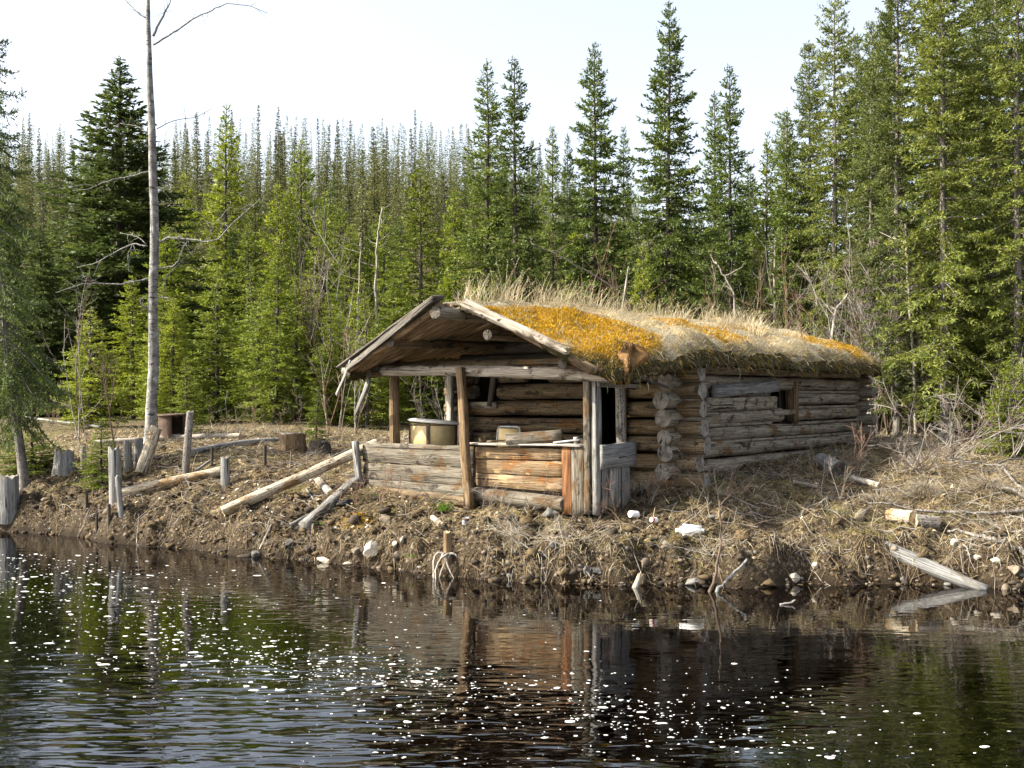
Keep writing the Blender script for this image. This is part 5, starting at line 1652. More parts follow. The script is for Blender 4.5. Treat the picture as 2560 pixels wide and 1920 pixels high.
# tufts of fresh grass
def tuft(px, py, n, h, label, seed):
    c = ground_at(px, py); rng = np.random.default_rng(seed)
    B = np.stack([rng.normal(0, .05, n), rng.normal(0, .04, n), np.full(n, -.02)], 1)
    me = blade_mesh("grass_tuft", B, rng.uniform(.5, 1.1, n) * h, rng.uniform(.004, .008, n), rng.uniform(0, 6.28, n), np.abs(rng.normal(.35, .25, n)), rng, 1, 4, .8)
    tag(obj("grass_tuft", me, M['grass_green'], None, (c.x, c.y, c.z)), label, "grass tuft")
tuft(1106, 1275, 170, .17, "fresh bright green grass tuft below the left porch boards", 1)
tuft(1125, 1302, 50, .08, "small fresh green tuft below the bigger one", 2)
tuft(1030, 1392, 60, .06, "low green tuft on the bank face above the water", 3)
tuft(942, 1240, 50, .09, "sparse green tuft under the porch's left end", 4)
tuft(800, 1312, 30, .05, "tiny green tuft on the fallen beam's lower end", 5)

# ------------------------------------------------------------------ bare bushes
SG = [M['twig_grey'], M['twig_brown']]; SR = [M['twig_red'], M['twig_brown']]; SM = [M['twig_grey'], M['twig_brown'], M['twig_red']]
def gpts(lst): return [tuple(ground_at(*p)) for p in lst]
def bush(pts, nper, L, r, mats, label, seed, **kw): return stems("bare_bush", gpts(pts), nper, L, r, mats, label, "bush", seed, **kw)
bush([(950, 1262), (985, 1255)], 4, .55, .004, SR, "small leafless reddish shrub in front of the left porch boards", 1, spread=.6, sub=4)
bush([(1215, 1275), (1250, 1285)], 4, .62, .0045, SM, "leafless twiggy shrub right of the middle porch post", 2, spread=.6, sub=4)
bush([(1330, 1285), (1400, 1285)], 4, .60, .004, SM, "thin leafless shrub before the rusty boards", 3, spread=.6, sub=3)
bush([(1500, 1300), (1540, 1300)], 4, .55, .004, SR, "low reddish shrub at the porch's right corner", 4, spread=.6, sub=3)
bush([(1090, 1250), (1130, 1240)], 3, .5, .004, SG, "pale leafless shrub in front of the left boards near the green tuft", 5, spread=.8, sub=4)
bush([(855, 1250), (890, 1262)], 4, .45, .004, SR, "small reddish shrub beside the grey beam", 6, spread=.6, sub=3)
bush([(1625, 1265), (1660, 1250), (1590, 1260)], 3, .6, .004, SM, "scraggly leafless shrub below the cabin's log corner", 7, spread=.7, sub=3)
bush([(1770, 1270), (1800, 1280)], 3, .7, .004, SM, "thin shrub in the shade behind the white jug", 8, spread=.7, sub=3)
bush([(1330, 1350), (1300, 1370), (1380, 1345), (1270, 1340), (1420, 1370)], 7, .50, .0035, [M['twig_grey'], M['straw_c'], M['straw_a']], "bleached heap of dead brush hanging over the bank in the middle", 9, spread=1.3, sub=4, up=.25, droop=1.6)
bush([(1730, 1400), (1770, 1395)], 6, .45, .0035, [M['twig_grey'], M['straw_c']], "pale dead brush hanging over the bank left of the snag", 10, spread=1.2, sub=3, up=.2, droop=1.6)
bush([(2140, 1195), (2150, 1180)], 2, .75, .007, SR, "upright reddish sapling in front of the cabin's far corner", 11, spread=.25, sub=5)
bush([(2050, 1245), (2100, 1250)], 3, .5, .004, SM, "small twiggy shrub on the straw by the hollow log", 12, spread=.5, sub=3)
for i, (p, n, L, lab) in enumerate([
    ((2150, 1085), 4, 3.0, "tall leafless willow right behind the cabin's far corner"),
    ((2185, 1088), 5, 3.6, "tallest grey willow clump, second from the cabin's far corner"),
    ((2225, 1092), 5, 3.2, "bushy grey willow between the tall clump and the pale spruce trunk"),
    ((2275, 1095), 3, 2.6, "thin willow stems under the right-hand spruces")]):
    bush([p, (p[0] + 14, p[1])], n, L, .018, SG, lab, 20 + i, spread=.28, sub=5, up=1.0, levels=3, kink=.16)
for i, (p, n, L, lab, mt, up, dr) in enumerate([
    ((2350, 1150), 6, 1.3, "arching grey brush in the clearing at right", SG, .6, .8),
    ((2420, 1130), 6, 1.5, "dense tangle of pale arching branches at right", SG, .6, .9),
    ((2500, 1140), 6, 1.6, "tangled grey brush nearest the right edge", SG, .6, .9),
    ((2540, 1080), 5, 2.4, "reddish willow shoots at the right edge", SR, 1.0, 0),
    ((2460, 1075), 4, 2.2, "thin red-brown willow shoots behind the arching brush", SR, 1.0, 0),
    ((2280, 1180), 5, .8, "low brush beside the straw tussock at right", SG, .6, .6)]):
    bush([p, (p[0] + 30, p[1] + 4)], n, L, .010, mt, lab, 30 + i, spread=.6, sub=4, up=up, levels=2, kink=.3, droop=dr)
# straw tussock
def tussock(px, py, n, h, sp, label, seed):
    c = ground_at(px, py); rng = np.random.default_rng(seed)
    B = np.stack([rng.normal(0, sp, n), rng.normal(0, sp, n), np.zeros(n)], 1); B[:, 2] = .16 * np.exp(-(B[:, 0] ** 2 + B[:, 1] ** 2) / (2 * sp * sp)) - .03
    me = blade_mesh("straw_tussock", B, rng.uniform(.5, 1.1, n) * h, rng.uniform(.004, .008, n), np.arctan2(B[:, 1], B[:, 0]), np.abs(rng.normal(.8, .35, n)), rng, 2, 4, 1.2)
    tag(obj("straw_tussock", me, [M['straw_b'], M['straw_c']], None, (c.x, c.y, c.z)), label, "tussock")
tussock(2315, 1240, 900, .30, .11, "dark round straw tussock in the clearing at right", 1)
tussock(2470, 1225, 700, .26, .13, "ragged straw hummock near the right edge", 2)
tussock(1600, 1240, 420, .36, .12, "straw tussock below the porch's open side", 3)
tussock(1395, 1265, 260, .24, .09, "straw tussock against the foot of the rusty boards", 4)
tussock(2200, 1265, 500, .22, .16, "pale flattened tussock above the short birch log", 5)
# left side: dark bare stems in front of the young spruces
bush([(302, 1190)], 1, 2.6, .022, [M['twig_brown']], "dark bare sapling with a forked stem beside the broad grey stake", 40, spread=.12, sub=5, kink=.12)
bush([(200, 1110), (215, 1105)], 2, 2.3, .014, SG, "thin bare saplings left of the forked sapling", 41, spread=.2, sub=4, kink=.14)
bush([(850, 1085), (820, 1090), (890, 1085)], 3, 2.4, .012, SM, "thicket of bare stems behind the porch's left side", 42, spread=.22, sub=4, kink=.14, levels=2)
bush([(700, 1085), (760, 1090), (640, 1085)], 3, .8, .005, SM, "low bare brush on the rise behind the sawn stump", 43, spread=.6, sub=4)
bush([(560, 1095), (600, 1090)], 3, .9, .006, SM, "low bare brush behind the poles on the left rise", 44, spread=.6, sub=4)
bush([(1060, 1085), (1110, 1080)], 4, 1.3, .008, SG, "bare brush seen through the porch's open left bay", 45, spread=.35, sub=4)
bush([(80, 1075), (130, 1078)], 4, 1.2, .007, SM, "bare brush in front of the dark woods at far left", 46, spread=.5, sub=4)
def far_bush(px, Y, nper, L, r, mats, label, seed, **kw):
    X = (px - 1280) / FPX * Y
    return stems("bare_bush", [(X, Y, h1(X, Y)), (X + .3, Y + .2, h1(X + .3, Y + .2))], nper, L, r, mats, label, "bush", seed, **kw)
far_bush(1510, 24.5, 9, 3.3, .012, SR, "fan of reddish bare willow shoots behind the roof ridge", 60, spread=.42, sub=3, kink=.12)
far_bush(1960, 25.5, 6, 3.6, .014, SM, "bare greyish bush behind the far end of the roof", 61, spread=.35, sub=4, kink=.14)
far_bush(2050, 25.0, 6, 3.2, .014, SM, "bare pinkish bush behind the roof's far corner", 62, spread=.35, sub=4, kink=.14)
far_bush(1830, 26.5, 4, 3.4, .012, SM, "thin bare bush between the dark spruces and the tall right-hand group", 63, spread=.3, sub=4, kink=.14)
far_bush(800, 31, 6, 4.6, .016, SG, "tall grey leafless bush in front of the green thicket left of the roof", 64, spread=.18, sub=4, kink=.12)
# ------------------------------------------------------------------ conifers
def spruce_data(name, Ht, R, base, seed, gap=.24, per=5, leaf=(.11, .034), twig=.085, droop=.28, power=.85, tip_up=.35, fill=1.0, trunk_r=None, ragged=.35,
                dead_low=0, full=.12, wood_seg=True, max_twig=.42):
    """returns (trunk mesh, crown mesh) of one conifer, base at the origin"""
    rng = np.random.default_rng(seed)
    tr = trunk_r or Ht * .0105
    tm = MB(); cm = MB()
    k = 22
    zz = np.linspace(-.3, Ht, k); wx = np.cumsum(rng.normal(0, .012, k)); wy = np.cumsum(rng.normal(0, .012, k))
    rad = tr * np.clip(1 - np.clip(zz / Ht, 0, 1), 0, 1) ** .8 + .006
    rad[0] *= 1.5; rad[1] *= 1.12
    V, Q, T = tube_arrays(np.stack([wx, wy, zz], 1), rad, 9, True, .05, rng)
    tm.add(V, Q, T)
    ctr = lambda z: np.array([np.interp(z, zz, wx), np.interp(z, zz, wy), z])
    zb = base * Ht
    leaves = []
    z = zb
    def one_branch(z, L, az, el, r):
        n = max(5, int(L / .12))
        t = np.linspace(0, 1, n)
        d0 = np.array([math.cos(az), math.sin(az), 0.0])
        sd = np.array([-math.sin(az), math.cos(az), 0.0])
        ang = el - droop * np.sin(t * math.pi * .75) + tip_up * t ** 2.2
        st = L / (n - 1)
        P_ = np.zeros((n, 3)); P_[0] = ctr(z)
        wob = np.cumsum(rng.normal(0, .05, n))
        for i in range(1, n):
            P_[i] = P_[i - 1] + (d0 * math.cos(ang[i]) + sd * math.sin(wob[i]) * .3 + np.array([0, 0, math.sin(ang[i])])) * st
        V, Q, T = tube_arrays(P_, np.linspace(r, .003, n), 4 if wood_seg else 3, False)
        cm.add(V, Q, (), 1)
        # twigs to both sides
        nt = max(3, int(L / twig * fill))
        tt = np.sort(rng.uniform(.10, 1.0, nt)) ** .9
        tp = np.stack([np.interp(tt, t, P_[:, q]) for q in range(3)], 1)
        dirv = np.gradient(P_, axis=0); dirv /= np.linalg.norm(dirv, axis=1, keepdims=True)
        td = np.stack([np.interp(tt, t, dirv[:, q]) for q in range(3)], 1)
        sgn = np.where(np.arange(nt) % 2 == 0, 1.0, -1.0)[:, None]
        tl = np.minimum(max_twig, (.10 + .50 * L * (1 - tt) * rng.uniform(.5, 1.1, nt)))
        tdir = td * rng.uniform(.5, .95, nt)[:, None] + sd[None] * sgn * rng.uniform(.45, .95, nt)[:, None] + np.array([0, 0, 1.0]) * rng.normal(-.10, .22, nt)[:, None]
        tdir /= np.linalg.norm(tdir, axis=1, keepdims=True)
        m = np.maximum(2, (tl / (leaf[0] * .40)).astype(int))
        idx = np.repeat(np.arange(nt), m)
        # position along each twig
        off = np.concatenate([np.arange(q) for q in m]) / np.repeat(m, m)
        N = len(idx)
        pos = tp[idx] + tdir[idx] * (tl[idx] * off)[:, None] + rng.normal(0, .012, (N, 3))
        ld = tdir[idx] + rng.normal(0, .42, (N, 3)); ld[:, 2] += .10
        ld /= np.linalg.norm(ld, axis=1, keepdims=True)
        lsz = min(1.0, .42 + L / .75)
        leaves.append((pos, ld, np.full(len(pos), lsz)))
        # leaves along the branch itself and at its tip
        N2 = max(4, int(L / .07))
        t2 = rng.uniform(.25, 1.0, N2)
        pos2 = np.stack([np.interp(t2, t, P_[:, q]) for q in range(3)], 1)
        ld2 = np.stack([np.interp(t2, t, dirv[:, q]) for q in range(3)], 1) + rng.normal(0, .5, (N2, 3))
        ld2 /= np.linalg.norm(ld2, axis=1, keepdims=True)
        leaves.append((pos2, ld2, np.full(len(pos2), lsz)))
    while z < Ht - .10:
        f = (z - zb) / (Ht - zb)
        prof = (1 - f) ** power * min(1.0, .45 + .55 * f / full) if full > 0 else (1 - f) ** power
        nb = max(2, int(round(per * rng.uniform(.7, 1.25) * (1.0 if f < .85 else .8))))
        a0 = rng.uniform(0, 6.28)
        for q in range(nb):
            if rng.uniform() < .10: continue
            L = max(.05, R * prof * rng.uniform(1 - ragged * 1.3, 1 + ragged * .55) + .03)
            az = a0 + q * 6.283 / nb + rng.normal(0, .35)
            el = -.22 + .95 * f ** 1.6 + rng.normal(0, .10)
            one_branch(z + rng.uniform(-.1, .1), L, az, el, .006 + .010 * L)
        z += gap * rng.uniform(.75, 1.3) * (1.0 if f < .8 else .72)
    # leader
    for s in range(8):
        pos = np.stack([np.zeros(3) for _ in range(3)]); pos[:, 2] = Ht - .35 + s * .05; pos[:, 0] = wx[-1]; pos[:, 1] = wy[-1]
        ld = rng.normal(0, .5, (3, 3)); ld[:, 2] = 1; ld /= np.linalg.norm(ld, axis=1, keepdims=True)
        leaves.append((pos, ld, np.full(len(pos), .4)))
    pos = np.concatenate([q[0] for q in leaves]); ld = np.concatenate([q[1] for q in leaves]); lz = np.concatenate([q[2] for q in leaves])[:, None]
    N = len(pos)
    ln = leaf[0] * rng.uniform(.65, 1.3, N)[:, None] * lz; wd = leaf[1] * rng.uniform(.7, 1.3, N)[:, None] * lz
    rv = rng.normal(0, 1, (N, 3)); rv[:, 2] += .6
    w = np.cross(ld, rv); w /= np.maximum(np.linalg.norm(w, axis=1, keepdims=True), 1e-6)
    Vl = np.stack([pos - ld * ln * .1, pos + ld * ln * .4 + w * wd * .5, pos + ld * ln, pos + ld * ln * .4 - w * wd * .5], 1).reshape(-1, 3)
    cm.add(Vl, np.arange(4 * N).reshape(-1, 4), (), 0)
    # dead branches on the bare lower trunk
    for _ in range(dead_low):
        z0 = rng.uniform(.10, max(base, .35)) * Ht; az = rng.uniform(0, 6.28); L = rng.uniform(.25, .9) * min(1.2, R)
        n = 5; t = np.linspace(0, 1, n)
        P_ = ctr(z0) + np.stack([np.cos(az + t * .4) * L * t, np.sin(az + t * .4) * L * t, -.25 * L * t + rng.normal(0, .02, n)], 1)
        V, Q, T = tube_arrays(P_, np.linspace(.010, .003, n), 4, False); tm.add(V, Q)
    return tm.mesh(name + "_trunk", True), cm.mesh(name + "_crown"), N

KIND = {}
def make_kind(key, needle, bark, ref_h, **kw):
    t, c, n = spruce_data(key, ref_h, seed=nseed() + 1000, **kw)
    t.materials.append(M[bark]); c.materials.append(M[needle]); c.materials.append(M[bark])
    KIND[key] = (t, c, ref_h, kw['R'])
make_kind('slim_a', 'needle_mid', 'bark', 12.0, R=1.6, base=.07, gap=.19, per=7, leaf=(.14, .052), twig=.07, ragged=.42, dead_low=14, power=.66)
make_kind('slim_b', 'needle_mid', 'bark', 12.0, R=1.5, base=.10, gap=.20, per=7, leaf=(.14, .052), twig=.07, ragged=.5, dead_low=14, power=.62)
make_kind('wide_a', 'needle_mid', 'bark', 12.0, R=2.3, base=.05, gap=.19, per=8, leaf=(.14, .052), twig=.075, ragged=.38, dead_low=10, power=.74, droop=.32)
make_kind('tall_a', 'needle_olive', 'bark_pale', 14.0, R=2.1, base=.05, gap=.20, per=7, leaf=(.125, .043), ragged=.48, dead_low=30, power=.46, droop=.34, twig=.065)
make_kind('tall_b', 'needle_olive', 'bark_pale', 14.0, R=1.9, base=.09, gap=.22, per=7, leaf=(.125, .043), ragged=.5, dead_low=40, power=.42, droop=.36, twig=.065)
make_kind('young_a', 'needle_light', 'bark', 5.0, R=1.25, base=.03, gap=.17, per=7, leaf=(.10, .036), twig=.065, ragged=.35, power=.85, droop=.18, tip_up=.3)
make_kind('young_b', 'needle_light', 'bark', 5.0, R=1.0, base=.04, gap=.19, per=6, leaf=(.10, .036), twig=.065, ragged=.45, power=.8, droop=.2, tip_up=.3)
make_kind('light_a', 'needle_light', 'bark', 9.0, R=1.7, base=.04, gap=.20, per=7, leaf=(.14, .054), twig=.075, ragged=.38, power=.72, droop=.25)
make_kind('light_b', 'needle_light', 'bark', 9.0, R=1.45, base=.06, gap=.22, per=7, leaf=(.14, .054), twig=.075, ragged=.45, power=.68, droop=.25)
make_kind('big', 'needle_dark', 'bark', 13.5, R=3.1, base=.03, gap=.21, per=9, leaf=(.17, .066), twig=.085, ragged=.34, power=1.0, droop=.30, full=.05, max_twig=.55)
make_kind('edge', 'needle_dark', 'bark_pale', 11.0, R=2.2, base=.11, gap=.20, per=7, leaf=(.09, .030), twig=.06, ragged=.4, dead_low=12, power=.5, droop=.6, tip_up=.5, trunk_r=.15)
for q, (rr, bs, pw) in enumerate(((1.15, .05, 1.0), (.90, .08, .85), (1.3, .04, 1.1), (.45, .20, .6))):
    make_kind('hill_%s' % 'abcd'[q], 'needle_hill', 'bark', 13.0, R=rr, base=bs, gap=.28, per=6, leaf=(.21, .09), twig=.17, ragged=.45, power=pw, droop=.55, tip_up=.2, wood_seg=False, trunk_r=.10, dead_low=6)

tree_n = [0]
rt = random.Random(17)
def tree(kind, X, Y, height, rscale, label, group=None, name="spruce_tree", lean=(0, 0), rz=None):
    t, c, ref, R = KIND[kind]
    root = empty(name, (X, Y, h1(X, Y)), rt.uniform(0, 6.28) if rz is None else rz, label, "tree", group)
    k = height / ref
    root.scale = (k * rscale, k * rscale, k)
    root.rotation_euler = (lean[1], lean[0], root.rotation_euler[2])
    for nm, me in (("trunk", t), ("crown", c)):
        o = bpy.data.objects.new(nm, me); COL.objects.link(o); o.parent = root
    return root

def tree_px(kind, px, top, Y, halfpx, label, group=None, **kw):
    """tree whose tip stands at photo pixel (px, top), rooted on the ground at depth Y; halfpx is the crown's half width in photo pixels"""
    p = at(px, top, Y)
    gz = h1(p.x, Y)
    h = p.z - gz
    t, c, ref, R = KIND[kind]
    want = 1.25 * halfpx / FPX * Y
    rs_ = want / (R * h / ref)
    return tree(kind, p.x, Y, h, rs_, label, group, **kw)

# --- spruces behind the cabin
tree_px('slim_a', 1216, 148, 30, 92, "slender spruce left of a near twin, behind the porch roof's ridge")
tree_px('slim_b', 1290, 150, 29, 88, "slender spruce, right one of the near twins behind the sod roof")
tree_px('wide_a', 1492, 105, 29, 122, "bushy dark spruce behind the reddish willow fan, leaning tip")
tree_px('wide_a', 1668, 2, 28, 128, "tallest full spruce standing alone behind the middle of the roof", rz=2.1)
tree_px('slim_a', 1785, 228, 33, 75, "shorter half-hidden spruce of the pair right of the tallest full one")
tree_px('slim_b', 1828, 168, 32, 78, "spruce with a pointed tip, taller of the pair right of the tallest full one")
tree_px('slim_b', 1384, 318, 36, 55, "thin dark spruce between the near twins and the bushy dark one")
tree_px('slim_a', 1330, 345, 38, 50, "small spruce just right of the near twins")
tree_px('slim_b', 1557, 320, 36, 52, "thin spruce in the gap left of the tallest full one")
tree_px('slim_a', 1420, 330, 40, 45, "narrow spruce tip showing behind the thin dark spruce")
tree_px('light_b', 1050, 400, 31, 95, "yellow-green spruce behind the porch's left roof edge")
tree_px('light_a', 1140, 470, 33, 90, "low broad yellow-green spruce left of the near twins")
tree_px('young_a', 1608, 590, 25.5, 62, "small yellow-green spruce standing behind the stick on the roof")
tree_px('light_b', 1440, 560, 33, 80, "low spruce in the shade behind the reddish willow fan")
tree_px('light_b', 1560, 600, 34, 80, "low dark spruce in the gap under the tallest full one")
tree_px('wide_a', 1740, 520, 35, 90, "low dark spruce between the tallest full one and the pair")
tree_px('light_b', 1260, 520, 36, 80, "low spruce filling the space between the near twins")
tree_px('slim_a', 1880, 470, 37, 60, "small spruce at the bottom of the sky gap")
# --- right-hand group
tree_px('light_b', 1918, 330, 29, 62, "light spruce, leftmost and lowest of the tall right-hand group")
tree_px('slim_a', 1968, 270, 27, 68, "light green spruce second in the tall right-hand group")
tree_px('tall_a', 2020, 110, 27, 80, "spruce with a forked-looking tip at the left shoulder of the right-hand group")
tree_px('tall_b', 2085, -25, 26, 92, "spruce with the highest visible tip at the left of the right-hand group")
tree_px('tall_a', 2140, 88, 28, 74, "spruce just right of the highest visible tip")
tree_px('tall_b', 2178, 60, 25, 72, "spruce half hidden left of the pale-trunked spruce")
tree_px('tall_b', 2245, -110, 22.5, 100, "tall spruce with the pale bare trunk at the right")
tree_px('tall_a', 2215, 30, 29, 80, "spruce behind the pale-trunked one")
tree_px('tall_a', 2362, -240, 21.5, 135, "full spruce with the mottled trunk right of the pale-trunked one")
tree_px('tall_b', 2330, -60, 27, 85, "spruce showing between the pale-trunked and the full mottled spruces")
tree_px('tall_a', 2440, -160, 25, 110, "dense spruce right of the full mottled one")
tree_px('tall_b', 2490, -260, 23, 110, "dark-trunked spruce, second from the right edge")
tree_px('tall_b', 2545, -200, 21, 120, "dark spruce standing at the right edge of the picture")
tree_px('tall_a', 2600, -120, 25, 120, "spruce cut off by the right edge of the picture")
tree_px('light_a', 2420, 560, 22.5, 110, "low light spruce under the tall ones at right")
tree_px('light_b', 2290, 640, 24.5, 85, "low light spruce behind the willows")
tree_px('light_a', 2070, 560, 30, 110, "low light spruce behind the far end of the roof")
tree_px('light_a', 2180, 600, 28, 110, "low light spruce behind the tallest willow clump")
tree_px('young_a', 2530, 880, 18.5, 95, "young spruce with spreading boughs low at the right edge")
tree_px('light_b', 1985, 520, 31, 90, "low light spruce left of the roof's far corner")
tree_px('light_a', 2500, 420, 26, 120, "mid-height spruce filling the gap near the right edge")
tree_px('light_b', 2350, 480, 27, 100, "mid-height light spruce behind the full mottled one")
# --- left side
tree_px('big', 296, 142, 42, 300, "large dark conical spruce towering behind the aspen at left")
_eX = (64 - 1280) / FPX * 19.0
tree('edge', _eX, 19.0, 11.5, .50, "old leaning spruce with drooping boughs at the left edge, near the water", lean=(-.13, 0), rz=0.0)
tree_px('light_b', 566, 262, 46, 92, "tall thin yellow-green spruce right of the aspen")
tree_px('light_b', 752, 352, 43, 92, "tall yellow-green spruce in the middle of the left woods")
tree_px('light_a', 690, 455, 40, 90, "bushy yellow-green spruce left of the middle tall one")
tree_px('light_b', 812, 478, 42, 75, "yellow-green spruce right of the middle tall one")
tree_px('light_a', 455, 430, 50, 85, "yellow-green spruce close to the right of the aspen trunk")
tree_px('light_b', 620, 560, 37, 82, "mid-height yellow-green spruce before the tall thin one")
tree_px('light_a', 880, 560, 38, 90, "mid-height spruce right of the bare grey bush")
tree_px('light_b', 960, 520, 38, 75, "mid-height spruce near the two dead poles")
tree_px('young_a', 232, 768, 27, 105, "bright young spruce with layered boughs left of the aspen")
tree_px('young_b', 470, 892, 23.5, 54, "little spruce sapling beside the rusty drum")
tree_px('young_b', 790, 968, 21.0, 36, "tiny spruce sapling beside the low rotten stump")
tree_px('young_a', 255, 1050, 18.4, 66, "tiny bushy spruce among the grey stakes")
tree_px('young_a', 80, 1075, 20.2, 125, "low spruce bough clump in front of the left-edge trunk")
tree_px('light_a', 420, 560, 36, 105, "broad light spruce directly behind the aspen trunk")
tree_px('young_a', 540, 660, 30, 100, "bright young spruce behind the little drum-side sapling")
tree_px('light_a', 740, 690, 31, 100, "bright young spruce behind the sawn stump")
tree_px('young_b', 640, 720, 29, 85, "bright young spruce between two others on the left rise")
tree_px('young_a', 830, 760, 28, 80, "bright young spruce behind the bare stems left of the porch")
tree_px('young_b', 920, 740, 27, 70, "bright young spruce just left of the porch roof")
tree_px('light_a', 985, 690, 33, 90, "light spruce seen above the porch's left roof edge")
tree_px('young_a', 1060, 800, 30, 80, "young spruce seen through the porch's open left bay")
tree_px('light_b', 330, 690, 33, 75, "light spruce between the dark cone and the aspen")
tree_px('big', 100, 560, 38, 130, "dark spruce behind the left-edge spruce", rz=.7)
tree_px('big', 20, 430, 52, 120, "tall dark spruce far left behind the others", rz=3.3)
# thicket filling the middle distance: nothing tells these apart
rng_t = np.random.default_rng(23)
for i in range(46):
    Y = rng_t.uniform(44, 62); px = rng_t.uniform(-40, 1320)
    X = (px - 1280) / FPX * Y
    tree(['light_a', 'light_b', 'slim_a', 'slim_b'][i % 4], X, Y, rng_t.uniform(6.5, 10.5), rng_t.uniform(.8, 1.15), "mid-height spruce in the packed thicket at the foot of the wooded hill", "spruces of the thicket at the hill foot")
for i in range(26):
    Y = rng_t.uniform(36, 56); px = rng_t.uniform(1500, 2700)
    X = (px - 1280) / FPX * Y
    tree(['tall_a', 'slim_a', 'wide_a', 'tall_b'][i % 4], X, Y, rng_t.uniform(7.0, 10.0) if px < 1950 else rng_t.uniform(10, 14), rng_t.uniform(.8, 1.1), "spruce deep in the dim woods behind the tall right-hand group", "spruces deep in the right-hand woods")
for i in range(16):
    Y = rng_t.uniform(27, 36); px = rng_t.uniform(150, 1150)
    X = (px - 1280) / FPX * Y
    tree(['young_a', 'young_b', 'light_a'][i % 3], X, Y, rng_t.uniform(2.6, 4.6), rng_t.uniform(1.0, 1.35), "bright low spruce with boughs down to the ground along the clearing's edge", "low spruces along the clearing's edge")
# far hill: slender black spruces, each its own tree, and one mass behind them
hn = 0
hill_pts = []
for row, Y in enumerate(np.linspace(66, 152, 15)):
    half0, half1 = -60, 1640
    step = 3.1
    X0 = (half0 - 1280) / FPX * Y; X1 = (half1 - 1280) / FPX * Y
    x = X0 + rng_t.uniform(0, step)
    while x < X1:
        hill_pts.append((x + rng_t.normal(0, .6), Y + rng_t.normal(0, 2.2)))
        x += step * rng_t.uniform(.6, 1.4)
rng_t.shuffle(hill_pts)
for i, (X, Y) in enumerate(hill_pts):
    if i >= 155: break
    lowv = Y < 80
    hgt = rng_t.uniform(8.5, 16)
    tree('hill_' + 'abcd'[int(rng_t.choice(4, p=[.36, .30, .20, .14]))], X, Y, hgt, rng_t.uniform(.8, 1.2), "slender dark spruce on the wooded hill behind the clearing", "slender spruces covering the far hill", lean=(rng_t.normal(0, .025), rng_t.normal(0, .025)))
def hill_mass():
    """the wood that carries on behind them: reads as one mass"""
    V = []; Q = []; T = []; qm = []
    src = []
    for kx in 'abc':
        c = KIND['hill_' + kx][1]
        co = np.empty(len(c.vertices) * 3, np.float32); c.vertices.foreach_get("co", co); co = co.reshape(-1, 3)
        nq = len(c.polygons); li = np.empty(len(c.loops), np.int32); c.loops.foreach_get("vertex_index", li)
        mi = np.empty(nq, np.int32); c.polygons.foreach_get("material_index", mi)
        keep = np.nonzero((mi == 0) & (np.random.default_rng(1).uniform(0, 1, nq) < .5))[0]
        f = li.reshape(-1, 4)[keep]
        u, inv = np.unique(f.ravel(), return_inverse=True)
        src.append((co[u], inv.reshape(-1, 4)))
    n0 = 0
    pts = hill_pts[155:]
    for Y in np.linspace(120, 190, 12):
        x = (-120 - 1280) / FPX * Y
        while x < (2700 - 1280) / FPX * Y:
            pts.append((x, Y + rng_t.normal(0, 3))); x += rng_t.uniform(1.1, 2.3)
    for Y in np.linspace(70, 150, 9):
        x = (1640 - 1280) / FPX * Y
        while x < (2700 - 1280) / FPX * Y:
            pts.append((x, Y + rng_t.normal(0, 3))); x += rng_t.uniform(3.5, 7)
    for X, Y in pts:
        co, f = src[int(rng_t.integers(0, 3))]
        k = rng_t.uniform(9, 14.5) / 13.0; a = rng_t.uniform(0, 6.28); w = rng_t.uniform(.8, 1.15)
        R = np.array([[math.cos(a), -math.sin(a), 0], [math.sin(a), math.cos(a), 0], [0, 0, 1]])
        V.append((co * np.array([k * w, k * w, k])) @ R.T + np.array([X, Y, h1(X, Y)])); Q.append(f + n0); n0 += len(co)
    me = mesh_from("far_forest", np.concatenate(V), np.concatenate(Q))
    tag(obj("far_forest", me, M['needle_hill']), "dense spruce forest covering the rest of the hill", "forest", None, 'stuff')
    print("hill mass trees", len(pts), "quads", sum(len(q) for q in Q))
hill_mass()

